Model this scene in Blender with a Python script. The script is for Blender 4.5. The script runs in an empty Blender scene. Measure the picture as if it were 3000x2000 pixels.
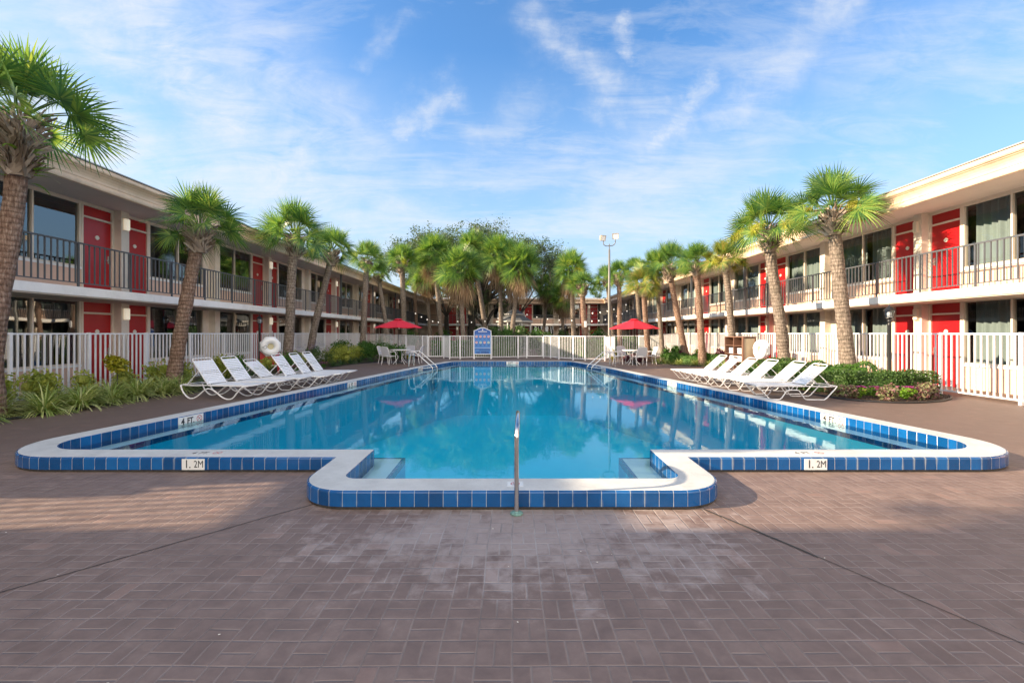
# Motel courtyard pool: everything is built in code, metres, camera at the origin looking along +Y
SUN_E=4.9; SKY_E=.097; EXPO=1.4; SKY_TINT=(.62,.95,1.18); CLOUD=(3.6,3.7,3.85); VEIL=(2.3,3.05,3.8); CL_ROT=-50; CL_OFF=(0,0,0)
import bpy, bmesh, math, random
from mathutils import Vector, Matrix
from math import sin, cos, pi, radians as R
rng = random.Random(7)
sc = bpy.context.scene
C = sc.collection
F, HZ, EYE = 1333.0, 975.0, 1.58           # focal length (px of the 3000 px frame), horizon row, eye height

# ------------------------------------------------------------------ helpers
class MB:
    def __init__(s): s.v=[]; s.f=[]; s.m=[]; s.uv=None
    def add(s, vs, fs, m=0):
        o=len(s.v); s.v += [tuple(p) for p in vs]
        for f in fs: s.f.append(tuple(i+o for i in f)); s.m.append(m)
    def box(s, x0,x1,y0,y1,z0,z1,m=0):
        if x0>x1: x0,x1=x1,x0
        if y0>y1: y0,y1=y1,y0
        s.add([(x0,y0,z0),(x1,y0,z0),(x1,y1,z0),(x0,y1,z0),(x0,y0,z1),(x1,y0,z1),(x1,y1,z1),(x0,y1,z1)],
              [(0,3,2,1),(4,5,6,7),(0,1,5,4),(1,2,6,5),(2,3,7,6),(3,0,4,7)],m)
    def tube(s, pts, r, n=8, m=0, cap=True, flat=1.0):
        pts=[Vector(p) for p in pts]; k=len(pts)
        rs = r if isinstance(r,(list,tuple)) else [r]*k
        rings=[]; up=None
        for i,p in enumerate(pts):
            t=(pts[min(i+1,k-1)]-pts[max(i-1,0)])
            t = t.normalized() if t.length>1e-9 else Vector((0,0,1))
            if up is None:
                up = Vector((1,0,0)) if abs(t.x)<.9 else Vector((0,1,0))
            a=(up-t*up.dot(t))
            if a.length<1e-5:
                a=t.orthogonal()
            a.normalize(); b=t.cross(a); up=a
            rings.append([p+(a*cos(2*pi*j/n)*flat+b*sin(2*pi*j/n))*rs[i] for j in range(n)])
        vs=[q for rg in rings for q in rg]; fs=[]
        for i in range(k-1):
            for j in range(n):
                j2=(j+1)%n; fs.append((i*n+j,i*n+j2,(i+1)*n+j2,(i+1)*n+j))
        if cap: fs.append(tuple(range(n-1,-1,-1))); fs.append(tuple((k-1)*n+j for j in range(n)))
        s.add(vs,fs,m)
    def lathe(s, prof, cx=0, cy=0, n=24, m=0, cz=0):
        vs=[]; fs=[]; k=len(prof)
        for (r,z) in prof:
            for j in range(n): vs.append((cx+r*cos(2*pi*j/n), cy+r*sin(2*pi*j/n), cz+z))
        for i in range(k-1):
            for j in range(n):
                j2=(j+1)%n; fs.append((i*n+j,i*n+j2,(i+1)*n+j2,(i+1)*n+j))
        if prof[0][0]>1e-4: fs.append(tuple(range(n-1,-1,-1)))
        if prof[-1][0]>1e-4: fs.append(tuple((k-1)*n+j for j in range(n)))
        s.add(vs,fs,m)
    def quad(s,a,b,c,d,m=0): s.add([a,b,c,d],[(0,1,2,3)],m)
    def build(s, name, mats, parent=None, world=True, smooth=False, bevel=0, xf=None):
        me=bpy.data.meshes.new(name)
        off=Vector((0,0,0))
        if parent is not None and world: off=root_loc(parent)
        vs=[Vector(p) for p in s.v]
        if xf is not None: vs=[xf@p for p in vs]
        me.from_pydata([p-off for p in vs],[],s.f)
        if not isinstance(mats,(list,tuple)): mats=[mats]
        for mt in mats: me.materials.append(mt)
        if len(mats)>1: me.polygons.foreach_set('material_index', s.m)
        if smooth: me.polygons.foreach_set('use_smooth',[True]*len(me.polygons))
        if s.uv:
            l=me.uv_layers.new(name='UVMap')
            for i,u in enumerate(s.uv): l.data[i].uv=u
        me.update()
        o=bpy.data.objects.new(name,me); C.objects.link(o)
        if parent is not None: o.parent=parent
        if bevel:
            b=o.modifiers.new('bevel','BEVEL'); b.width=bevel; b.segments=2; b.limit_method='ANGLE'
        return o
def root_loc(o):
    l=Vector((0,0,0))
    while o is not None:
        l=l+o.location; o=o.parent
    return l
def fixnormals(o):
    bm=bmesh.new(); bm.from_mesh(o.data); bmesh.ops.recalc_face_normals(bm,faces=bm.faces); bm.to_mesh(o.data); bm.free()
    return o
def thing(name,label,cat,loc=(0,0,0),rz=0,group=None):
    o=bpy.data.objects.new(name,None); C.objects.link(o); o.location=loc; o.rotation_euler=(0,0,rz)
    o.empty_display_size=.2
    o['label']=label; o['category']=cat
    if group: o['group']=group
    return o
def tag(o,label,cat,group=None):
    o['label']=label; o['category']=cat
    if group: o['group']=group
    return o
def struct(o): o['kind']='structure'; return o
def cp(o,parent=None):
    c=o.copy(); C.objects.link(c)
    if parent is not None: c.parent=parent
    for ch in [x for x in o.children]: cp(ch,c)
    return c
def dup(o,loc,rz,label=None,group=None,scale=None):
    c=cp(o); c.location=loc; c.rotation_euler=(0,0,rz)
    if label: c['label']=label
    if group: c['group']=group
    if scale: c.scale=scale
    return c
def G(u,v,h=0.0):                            # ground (or height h) point seen at photo pixel u,v
    z=F*(EYE-h)/(v-HZ); return ((u-1500)*z/F, z)
def catmull(pts,n=6):
    P=[Vector(p) for p in pts]; out=[]
    for i in range(len(P)-1):
        p0=P[max(i-1,0)];p1=P[i];p2=P[i+1];p3=P[min(i+2,len(P)-1)]
        for j in range(n):
            t=j/n; out.append(.5*((2*p1)+(p2-p0)*t+(2*p0-5*p1+4*p2-p3)*t*t+(3*p1-p0-3*p2+p3)*t**3))
    out.append(P[-1]); return out

# ------------------------------------------------------------------ materials
def newmat(name):
    m=bpy.data.materials.new(name); m.use_nodes=True; nt=m.node_tree
    return m,nt,nt.nodes['Principled BSDF']
def N(nt,t,**k):
    n=nt.nodes.new(t)
    for a,b in k.items():
        if a=='op': n.operation=b
        elif a.startswith('i'): n.inputs[int(a[1:])].default_value=b
        else: setattr(n,a,b)
    return n
def mth(nt,op,a,b=None,c=None,clamp=False):
    n=nt.nodes.new('ShaderNodeMath'); n.operation=op; n.use_clamp=clamp
    for i,x in enumerate((a,b,c)):
        if x is None: continue
        if isinstance(x,(int,float)): n.inputs[i].default_value=x
        else: nt.links.new(x,n.inputs[i])
    return n.outputs[0]
def mixc(nt,fac,a,b,mode='MIX'):
    n=nt.nodes.new('ShaderNodeMix'); n.data_type='RGBA'; n.blend_type=mode; n.clamp_factor=True
    for i,x in ((0,fac),(6,a),(7,b)):
        if isinstance(x,(int,float)): n.inputs[i].default_value=x
        elif isinstance(x,tuple): n.inputs[i].default_value=(*x[:3],1)
        else: nt.links.new(x,n.inputs[i])
    return n.outputs[2]
def ramp(nt,fac,stops):
    n=nt.nodes.new('ShaderNodeValToRGB'); cr=n.color_ramp
    while len(cr.elements)<len(stops): cr.elements.new(.5)
    for e,(p,c) in zip(cr.elements,stops): e.position=p; e.color=(*c[:3],1) if len(c)>=3 else c
    nt.links.new(fac,n.inputs[0]); return n.outputs[0]
def noise(nt,scale,detail=4,rough=.55,vec=None,dist=0):
    n=nt.nodes.new('ShaderNodeTexNoise'); n.inputs['Scale'].default_value=scale; n.inputs['Detail'].default_value=detail
    n.inputs['Roughness'].default_value=rough; n.inputs['Distortion'].default_value=dist
    if vec is not None: nt.links.new(vec,n.inputs['Vector'])
    return n.outputs['Fac']
def wpos(nt): return nt.nodes.new('ShaderNodeNewGeometry').outputs['Position']
def opos(nt): return nt.nodes.new('ShaderNodeTexCoord').outputs['Object']
def bump(nt,bs,h,st=.3,dist=.02):
    b=nt.nodes.new('ShaderNodeBump'); b.inputs['Strength'].default_value=st; b.inputs['Distance'].default_value=dist
    nt.links.new(h,b.inputs['Height']); nt.links.new(b.outputs[0],bs.inputs['Normal'])
def paint(name,col,rough=.6,var=.12,scale=3,metal=0,bmp=.1,grime=0,spec=.5):
    m,nt,bs=newmat(name); p=wpos(nt)
    a=noise(nt,scale,6,.6,p); b=noise(nt,scale*9,3,.6,p)
    v=mth(nt,'ADD',mth(nt,'MULTIPLY',a,.7),mth(nt,'MULTIPLY',b,.3))
    lo=tuple(c*(1-var) for c in col); hi=tuple(min(1,c*(1+var)) for c in col)
    c=ramp(nt,v,[(.3,lo),(.7,hi)])
    if grime:
        g=mth(nt,'MULTIPLY',mth(nt,'SUBTRACT',noise(nt,1.7,8,.7,p),.48,clamp=True),grime*5,clamp=True)
        c=mixc(nt,g,c,tuple(x*.45 for x in col))
    nt.links.new(c,bs.inputs['Base Color']); bs.inputs['Roughness'].default_value=rough; bs.inputs['Metallic'].default_value=metal
    bs.inputs['Specular IOR Level'].default_value=spec
    if bmp: bump(nt,bs,noise(nt,60,3,.6,p),bmp,.01)
    return m
def leafmat(name,cols,rough=.45,trans=.35,spec=.4):
    m,nt,bs=newmat(name)
    g=nt.nodes.new('ShaderNodeNewGeometry')
    st=[(i/(len(cols)-1) if len(cols)>1 else 0,c) for i,c in enumerate(cols)]
    n=noise(nt,1.3,3,.5,opos(nt))
    f=mth(nt,'ADD',mth(nt,'MULTIPLY',g.outputs['Random Per Island'],.65),mth(nt,'MULTIPLY',mth(nt,'SUBTRACT',n,.25),.7),clamp=True)
    c=ramp(nt,f,st)
    nt.links.new(c,bs.inputs['Base Color']); bs.inputs['Roughness'].default_value=rough; bs.inputs['Specular IOR Level'].default_value=spec
    t=nt.nodes.new('ShaderNodeBsdfTranslucent'); nt.links.new(mixc(nt,1.0,c,(1.3,1.25,.6),'MULTIPLY'),t.inputs[0])
    mx=nt.nodes.new('ShaderNodeMixShader'); mx.inputs[0].default_value=trans
    nt.links.new(bs.outputs[0],mx.inputs[1]); nt.links.new(t.outputs[0],mx.inputs[2])
    nt.links.new(mx.outputs[0],nt.nodes['Material Output'].inputs[0]); return m

M={}
M['peach']=paint('peach_stucco',(.74,.52,.40),.85,.06,2,bmp=.3,grime=.15)
M['stucco']=paint('beige_stucco',(.74,.66,.56),.85,.06,3,bmp=.6,grime=.2)
M['trim']=paint('trim_paint',(.74,.65,.54),.6,.05,3,grime=.1)
M['fascia']=paint('fascia_paint',(.76,.58,.42),.55,.08,1.5,grime=.45)
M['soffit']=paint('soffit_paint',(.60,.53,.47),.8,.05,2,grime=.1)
M['slab']=paint('slab_paint',(.85,.84,.82),.7,.05,2,grime=.25)
M['roof']=paint('roof_membrane',(.35,.36,.37),.9,.1,1)
M['red']=paint('red_door_paint',(.42,.008,.012),.32,.08,2,bmp=.04,grime=.12)
M['railp']=paint('charcoal_rail_paint',(.085,.092,.105),.4,.15,4,bmp=.05)
M['white']=paint('white_fence_paint',(.76,.77,.80),.45,.04,3,bmp=.05,grime=.08)
M['whitem']=paint('white_furniture',(.8,.81,.83),.35,.03,5,bmp=.03)
M['strap']=paint('white_vinyl_strap',(.82,.84,.87),.35,.03,8,bmp=.03)
M['black']=paint('black_iron',(.015,.016,.018),.35,.2,6,bmp=.1)
M['steel']=paint('stainless_steel',(.62,.62,.62),.16,.08,12,metal=1,bmp=.02)
M['grey']=paint('galvanised_pole',(.15,.15,.14),.5,.12,5,metal=.3,bmp=.1)
M['fabric']=paint('red_canvas',(.60,.012,.03),.75,.06,20,bmp=.1)
M['mulch']=paint('bark_mulch',(.075,.045,.03),.95,.6,14,bmp=1)
M['edging']=paint('black_plastic_edging',(.02,.02,.022),.5,.2,9)
M['cabinet']=paint('brown_cabinet_paint',(.17,.09,.06),.5,.1,5)
M['tan']=paint('tan_panel',(.40,.32,.22),.7,.06,5)
M['towel']=paint('white_towel',(.82,.82,.84),.95,.05,30,bmp=.6)
M['blueband']=paint('blue_towel_stripe',(.06,.1,.4),.9,.05,30)
M['ring']=paint('white_ring_plastic',(.80,.82,.84),.3,.03,8,bmp=.02)
M['ringc']=paint('aged_ring_centre',(.6,.55,.35),.6,.2,14)
M['shingle']=paint('grey_shingle',(.12,.13,.14),.9,.3,9,bmp=.8)
M['gaz']=paint('gazebo_white_paint',(.6,.6,.58),.6,.08,4,grime=.3)
M['brass']=paint('brass_hardware',(.45,.42,.36),.3,.1,9,metal=1)
M['plaque']=paint('door_plaque',(.75,.7,.6),.5,.1,20)
M['verdigris']=paint('verdigris_flange',(.18,.32,.27),.6,.5,60,metal=.2,bmp=.5)
M['ink']=paint('black_lettering',(.02,.02,.022),.5,.05,9,bmp=0)
M['markred']=paint('red_symbol_print',(.45,.03,.05),.5,.05,9,bmp=0)
M['marktile']=paint('white_marker_tile',(.70,.71,.70),.2,.03,9,bmp=.02)
M['base_dark']=paint('dirty_pool_footing',(.045,.04,.035),.8,.5,12,bmp=.6)
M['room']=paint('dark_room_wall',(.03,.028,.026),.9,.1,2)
M['curtain']=paint('sage_curtain',(.21,.26,.255),.9,.08,4,bmp=.1)
M['curtain2']=paint('grey_curtain',(.11,.12,.125),.9,.08,4,bmp=.1)
# glass: clear pane with a mirror-like reflection
def glassmat(name,tint,refl=.10):
    m,nt,bs=newmat(name); nt.nodes.remove(bs)
    fr=nt.nodes.new('ShaderNodeFresnel'); fr.inputs[0].default_value=1.5
    tr=nt.nodes.new('ShaderNodeBsdfTransparent'); tr.inputs[0].default_value=(*tint,1)
    gl=nt.nodes.new('ShaderNodeBsdfGlossy'); gl.inputs['Roughness'].default_value=.012; gl.inputs['Color'].default_value=(.9,.93,.95,1)
    mx=nt.nodes.new('ShaderNodeMixShader')
    f=mth(nt,'ADD',mth(nt,'MULTIPLY',fr.outputs[0],1.1),refl,clamp=True)
    nt.links.new(f,mx.inputs[0]); nt.links.new(tr.outputs[0],mx.inputs[1]); nt.links.new(gl.outputs[0],mx.inputs[2])
    nt.links.new(mx.outputs[0],nt.nodes['Material Output'].inputs[0])
    b=nt.nodes.new('ShaderNodeBump'); b.inputs['Strength'].default_value=.04; b.inputs['Distance'].default_value=.05
    nt.links.new(noise(nt,.9,2,.5,wpos(nt)),b.inputs['Height']); nt.links.new(b.outputs[0],gl.inputs['Normal'])
    return m
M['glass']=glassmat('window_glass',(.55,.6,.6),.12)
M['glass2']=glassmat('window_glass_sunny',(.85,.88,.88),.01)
M['lampglass']=glassmat('lamp_glass',(.8,.82,.84),.1)
def emis(name,col,st):
    m,nt,bs=newmat(name); bs.inputs['Base Color'].default_value=(*col,1); bs.inputs['Emission Color'].default_value=(*col,1); bs.inputs['Emission Strength'].default_value=st
    return m
M['wall_lamp']=emis('lit_lamp_diffuser',(1,.9,.72),.16)
M['wall_lamp_off']=paint('unlit_lamp_diffuser',(.72,.66,.52),.5,.04,8)
M['bulb']=emis('string_bulb',(.9,.85,.75),.35)
M['flood']=paint('flood_lens',(.75,.77,.78),.15,.05,9)
# palms
M['frond']=leafmat('palm_frond',[(.035,.10,.042),(.075,.18,.048),(.18,.30,.06),(.42,.48,.13)],.32,.4)
M['frondb']=leafmat('palm_frond_yellowed',[(.06,.12,.03),(.11,.19,.03),(.26,.25,.05),(.36,.25,.06)],.45,.3)
M['dead']=leafmat('dead_frond',[(.10,.06,.035),(.17,.11,.07),(.26,.19,.13),(.33,.27,.2)],.8,.2,.1)
M['flower']=leafmat('palm_inflorescence',[(.30,.34,.04),(.42,.46,.06),(.52,.50,.14),(.46,.36,.18)],.6,.4,.1)
M['fern']=leafmat('fern',[(.10,.26,.02),(.20,.40,.03),(.28,.48,.04)],.5,.4)
M['boot']=leafmat('palm_boot',[(.07,.05,.035),(.20,.155,.12),(.40,.33,.27),(.55,.48,.41)],.9,.0,.1)
def barkmat(name,c1,c2,c3,ring=26):
    m,nt,bs=newmat(name); p=opos(nt)
    sp=nt.nodes.new('ShaderNodeSeparateXYZ'); nt.links.new(p,sp.inputs[0])
    w=mth(nt,'ADD',mth(nt,'MULTIPLY',sp.outputs[2],ring),mth(nt,'MULTIPLY',noise(nt,3,4,.6,p),5))
    s=mth(nt,'ABSOLUTE',mth(nt,'SINE',w))
    mp=nt.nodes.new('ShaderNodeMapping'); mp.inputs['Scale'].default_value=(14,14,3); nt.links.new(p,mp.inputs[0])
    n=noise(nt,2.2,6,.7,mp.outputs[0])
    c=ramp(nt,n,[(.34,c1),(.5,c2),(.66,c3)])
    g=mth(nt,'MULTIPLY',mth(nt,'SUBTRACT',noise(nt,1.5,5,.65,p),.5,clamp=True),3,clamp=True)
    c=mixc(nt,mth(nt,'MULTIPLY',g,.55),c,(.09,.095,.07))
    c=mixc(nt,mth(nt,'MULTIPLY',mth(nt,'SUBTRACT',1,s),.22),c,tuple(x*.5 for x in c1))
    nt.links.new(c,bs.inputs['Base Color']); bs.inputs['Roughness'].default_value=.9; bs.inputs['Specular IOR Level'].default_value=.15
    bump(nt,bs,mth(nt,'ADD',mth(nt,'MULTIPLY',s,.6),n),.9,.03); return m
M['bark']=barkmat('palm_bark',(.085,.068,.055),(.21,.17,.14),(.38,.32,.27))
M['barkred']=barkmat('palm_bark_red',(.10,.06,.045),(.24,.155,.115),(.40,.30,.235),30)
M['oakbark']=barkmat('oak_bark',(.04,.035,.03),(.08,.07,.06),(.13,.12,.1),3)
M['oakleaf']=leafmat('oak_leaf',[(.035,.065,.028),(.06,.105,.042),(.09,.145,.055),(.13,.18,.07)],.5,.25)
M['moss']=leafmat('spanish_moss',[(.07,.075,.055),(.12,.12,.085),(.17,.165,.12)],.9,.2,.05)
M['hedge']=leafmat('hedge_leaf',[(.020,.050,.012),(.04,.09,.02),(.07,.14,.03),(.13,.2,.05)],.4,.25)
M['hedge2']=leafmat('bright_shrub_leaf',[(.03,.09,.02),(.06,.16,.025),(.12,.24,.04)],.45,.35)
M['golden']=leafmat('golden_shrub_leaf',[(.14,.21,.03),(.32,.37,.06),(.52,.52,.12)],.5,.3)
M['croton']=leafmat('croton_leaf',[(.05,.09,.02),(.22,.25,.02),(.42,.36,.02),(.14,.08,.02)],.4,.25)
M['liriope']=leafmat('striped_grass_blade',[(.12,.22,.05),(.26,.36,.09),(.55,.58,.24),(.72,.74,.42)],.5,.3)
M['grassblade']=leafmat('green_grass_blade',[(.03,.08,.03),(.06,.13,.04),(.12,.19,.07)],.5,.3)
M['purple']=leafmat('purple_leaf',[(.035,.012,.02),(.09,.02,.04),(.16,.05,.08)],.5,.2)
M['coleus']=leafmat('coleus_leaf',[(.10,.03,.05),(.22,.10,.11),(.22,.26,.12),(.42,.42,.25)],.5,.25)
M['pink']=leafmat('pink_petal',[(.45,.05,.3),(.6,.1,.45)],.6,.3)
M['violet']=leafmat('violet_petal',[(.16,.08,.5),(.25,.14,.6)],.6,.3)
M['limeleaf']=leafmat('lime_leaf',[(.12,.28,.02),(.25,.42,.04)],.5,.35)

# stamped brick deck
def deckmat():
    m,nt,bs=newmat('stamped_brick_deck'); p=wpos(nt)
    wob=noise(nt,1.1,2,.5,p)
    sp=nt.nodes.new('ShaderNodeSeparateXYZ'); nt.links.new(p,sp.inputs[0])
    W=.18
    wv=mth(nt,'MULTIPLY',mth(nt,'SUBTRACT',wob,.5),.22)
    x=mth(nt,'ADD',mth(nt,'DIVIDE',sp.outputs[0],W),wv); y=mth(nt,'ADD',mth(nt,'DIVIDE',sp.outputs[1],W),wv)
    fx=mth(nt,'FLOOR',x); fy=mth(nt,'FLOOR',y)
    rx=mth(nt,'SUBTRACT',x,fx); ry=mth(nt,'SUBTRACT',y,fy)
    par=mth(nt,'MODULO',mth(nt,'ADD',mth(nt,'ADD',fx,fy),2000),2)     # 0 / 1
    ex=mth(nt,'MINIMUM',rx,mth(nt,'SUBTRACT',1,rx)); ey=mth(nt,'MINIMUM',ry,mth(nt,'SUBTRACT',1,ry))
    e=mth(nt,'MINIMUM',ex,ey)
    mid=mth(nt,'ADD',mth(nt,'MULTIPLY',mth(nt,'ABSOLUTE',mth(nt,'SUBTRACT',rx,.5)),par),
            mth(nt,'MULTIPLY',mth(nt,'ABSOLUTE',mth(nt,'SUBTRACT',ry,.5)),mth(nt,'SUBTRACT',1,par)))
    d=mth(nt,'MINIMUM',e,mid)
    jw=mth(nt,'ADD',.022,mth(nt,'MULTIPLY',noise(nt,5,3,.6,p),.045))
    joint=mth(nt,'SUBTRACT',1,mth(nt,'DIVIDE',d,jw),clamp=True)         # 1 in the joint
    # brick id
    hx=mth(nt,'ADD',fx,mth(nt,'MULTIPLY',mth(nt,'MULTIPLY',mth(nt,'GREATER_THAN',rx,.5),.5),par))
    hy=mth(nt,'ADD',fy,mth(nt,'MULTIPLY',mth(nt,'MULTIPLY',mth(nt,'GREATER_THAN',ry,.5),.5),mth(nt,'SUBTRACT',1,par)))
    cb=nt.nodes.new('ShaderNodeCombineXYZ'); nt.links.new(hx,cb.inputs[0]); nt.links.new(hy,cb.inputs[1])
    wn=nt.nodes.new('ShaderNodeTexWhiteNoise'); wn.noise_dimensions='2D'; nt.links.new(cb.outputs[0],wn.inputs['Vector'])
    rid=wn.outputs['Value']
    big=noise(nt,1.1,8,.7,p,.3); med=noise(nt,5.5,8,.72,p,.3); fine=noise(nt,70,3,.6,p)
    c=ramp(nt,mth(nt,'ADD',mth(nt,'MULTIPLY',rid,.10),mth(nt,'MULTIPLY',med,.90)),[(.25,(.135,.090,.072)),(.5,(.192,.133,.110)),(.75,(.262,.19,.16))])
    c=mixc(nt,mth(nt,'MULTIPLY',mth(nt,'GREATER_THAN',rid,.97),.15),c,(.42,.24,.18))
    # worn chalky area, thickest around the steps bay
    dx=mth(nt,'DIVIDE',mth(nt,'SUBTRACT',sp.outputs[0],.2),2.6); dy=mth(nt,'DIVIDE',mth(nt,'SUBTRACT',sp.outputs[1],3.7),1.5)
    rr=mth(nt,'SQRT',mth(nt,'ADD',mth(nt,'MULTIPLY',dx,dx),mth(nt,'MULTIPLY',dy,dy)))
    cen=mth(nt,'MULTIPLY',mth(nt,'SUBTRACT',1.15,rr,clamp=True),.42)
    wear=mth(nt,'MULTIPLY',mth(nt,'SUBTRACT',mth(nt,'ADD',mth(nt,'ADD',mth(nt,'MULTIPLY',big,.55),mth(nt,'MULTIPLY',med,.6)),mth(nt,'ADD',cen,mth(nt,'ADD',mth(nt,'MULTIPLY',mth(nt,'SUBTRACT',rid,.5),.09),mth(nt,'MULTIPLY',joint,.05)))),.79,clamp=True),6.5,clamp=True)
    c=mixc(nt,mth(nt,'MULTIPLY',wear,mth(nt,'ADD',.18,mth(nt,'MULTIPLY',noise(nt,14,5,.7,p,.5),.55))),c,(.42,.365,.345))
    jl=mixc(nt,wear,(.46,.37,.33),(.60,.54,.52))
    dark=mth(nt,'GREATER_THAN',noise(nt,.8,3,.6,p),.5)
    jc=mixc(nt,mth(nt,'MULTIPLY',noise(nt,2.3,4,.6,p),1.0),(.045,.032,.026),jl)
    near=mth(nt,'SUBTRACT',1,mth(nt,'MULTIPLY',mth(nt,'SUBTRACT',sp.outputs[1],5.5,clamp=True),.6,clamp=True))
    c=mixc(nt,mth(nt,'MULTIPLY',mth(nt,'POWER',joint,.6),.8),c,jc)
    # darker paving in the far part of the court
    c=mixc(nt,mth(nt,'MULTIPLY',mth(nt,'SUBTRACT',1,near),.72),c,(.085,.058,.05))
    c=mixc(nt,mth(nt,'MULTIPLY',mth(nt,'GREATER_THAN',noise(nt,130,2,.5,p),.72),.25),c,(.4,.38,.36))
    nt.links.new(c,bs.inputs['Base Color'])
    rgh=mth(nt,'ADD',.42,mth(nt,'MULTIPLY',med,.35)); nt.links.new(rgh,bs.inputs['Roughness']); bs.inputs['Specular IOR Level'].default_value=.45
    hgt=mth(nt,'ADD',mth(nt,'ADD',mth(nt,'MULTIPLY',mth(nt,'SUBTRACT',1,joint),1.0),mth(nt,'MULTIPLY',fine,.12)),mth(nt,'ADD',mth(nt,'MULTIPLY',med,.25),mth(nt,'MULTIPLY',rid,.25)))
    bump(nt,bs,hgt,.65,.006)
    return m
M['deck']=deckmat()
M['lawn']=paint('grass_ground',(.05,.085,.025),.95,.4,2,bmp=.8)
M['coping']=paint('coping_plaster',(.52,.53,.515),.8,.11,5,bmp=.5,grime=.30)
M['plaster']=paint('pool_plaster',(.36,.66,.74),.7,.05,1,bmp=.05)
M['ledge']=paint('ledge_plaster',(.72,.78,.80),.6,.04,3)
def tilemat(name,cols,rough=.12):
    m,nt,bs=newmat(name)
    uv=nt.nodes.new('ShaderNodeUVMap'); sp=nt.nodes.new('ShaderNodeSeparateXYZ'); nt.links.new(uv.outputs[0],sp.inputs[0])
    u=sp.outputs[0]; fu=mth(nt,'FLOOR',u); ru=mth(nt,'SUBTRACT',u,fu)
    e=mth(nt,'MINIMUM',ru,mth(nt,'SUBTRACT',1,ru))
    g=mth(nt,'LESS_THAN',e,mth(nt,'ADD',.002,mth(nt,'MULTIPLY',noise(nt,9,3,.6,wpos(nt)),.026)))
    wn=nt.nodes.new('ShaderNodeTexWhiteNoise'); wn.noise_dimensions='1D'; nt.links.new(fu,wn.inputs['W'])
    n=noise(nt,7,4,.6,wpos(nt))
    c=ramp(nt,mth(nt,'ADD',mth(nt,'MULTIPLY',wn.outputs['Value'],.55),mth(nt,'MULTIPLY',n,.45)),[(.15,cols[0]),(.5,cols[1]),(.85,cols[2])])
    # lime streaks beside some joints
    st=mth(nt,'MULTIPLY',mth(nt,'SUBTRACT',.16,e,clamp=True),mth(nt,'MULTIPLY',mth(nt,'SUBTRACT',noise(nt,2.1,3,.6,wpos(nt)),.52,clamp=True),28),clamp=True)
    c=mixc(nt,mth(nt,'MULTIPLY',st,.8),c,(.32,.36,.38))
    c=mixc(nt,g,c,(.40,.42,.42))
    nt.links.new(c,bs.inputs['Base Color']); nt.links.new(mth(nt,'ADD',rough,mth(nt,'MULTIPLY',g,.5)),bs.inputs['Roughness'])
    bump(nt,bs,mth(nt,'ADD',mth(nt,'MULTIPLY',mth(nt,'SUBTRACT',1,g),1),mth(nt,'MULTIPLY',n,.3)),.35,.004)
    return m
M['tile']=tilemat('blue_glazed_tile',[(.003,.050,.16),(.005,.075,.24),(.008,.115,.34)])
def watermat():
    m,nt,bs=newmat('pool_water'); nt.nodes.remove(bs); p=wpos(nt)
    fr=nt.nodes.new('ShaderNodeFresnel'); fr.inputs[0].default_value=1.34
    tr=nt.nodes.new('ShaderNodeBsdfTransparent'); tr.inputs[0].default_value=(.10,.74,.90,1)
    gl=nt.nodes.new('ShaderNodeBsdfGlossy'); gl.inputs['Roughness'].default_value=.0; gl.inputs['Color'].default_value=(.72,.95,1,1)
    b=nt.nodes.new('ShaderNodeBump'); b.inputs['Strength'].default_value=.05; b.inputs['Distance'].default_value=.02
    mp=nt.nodes.new('ShaderNodeMapping'); mp.inputs['Scale'].default_value=(1.0,.8,1); nt.links.new(p,mp.inputs[0])
    h=mth(nt,'ADD',noise(nt,3.2,3,.5,mp.outputs[0],.6),mth(nt,'MULTIPLY',noise(nt,11,2,.5,p,.4),.25))
    nt.links.new(h,b.inputs['Height']); nt.links.new(b.outputs[0],gl.inputs['Normal'])
    mx=nt.nodes.new('ShaderNodeMixShader')
    nt.links.new(mth(nt,'ADD',mth(nt,'MULTIPLY',fr.outputs[0],.88),.0,clamp=True),mx.inputs[0])
    nt.links.new(tr.outputs[0],mx.inputs[1]); nt.links.new(gl.outputs[0],mx.inputs[2])
    nt.links.new(mx.outputs[0],nt.nodes['Material Output'].inputs[0]); return m
M['water']=watermat()
M['plaster']=paint('pool_plaster',(.005,.745,1.0),.7,.06,.7,bmp=.05)
_t=[n for n in M['water'].node_tree.nodes if n.type=='BSDF_TRANSPARENT'][0]; _t.inputs[0].default_value=(.80,.99,1,1)

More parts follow.
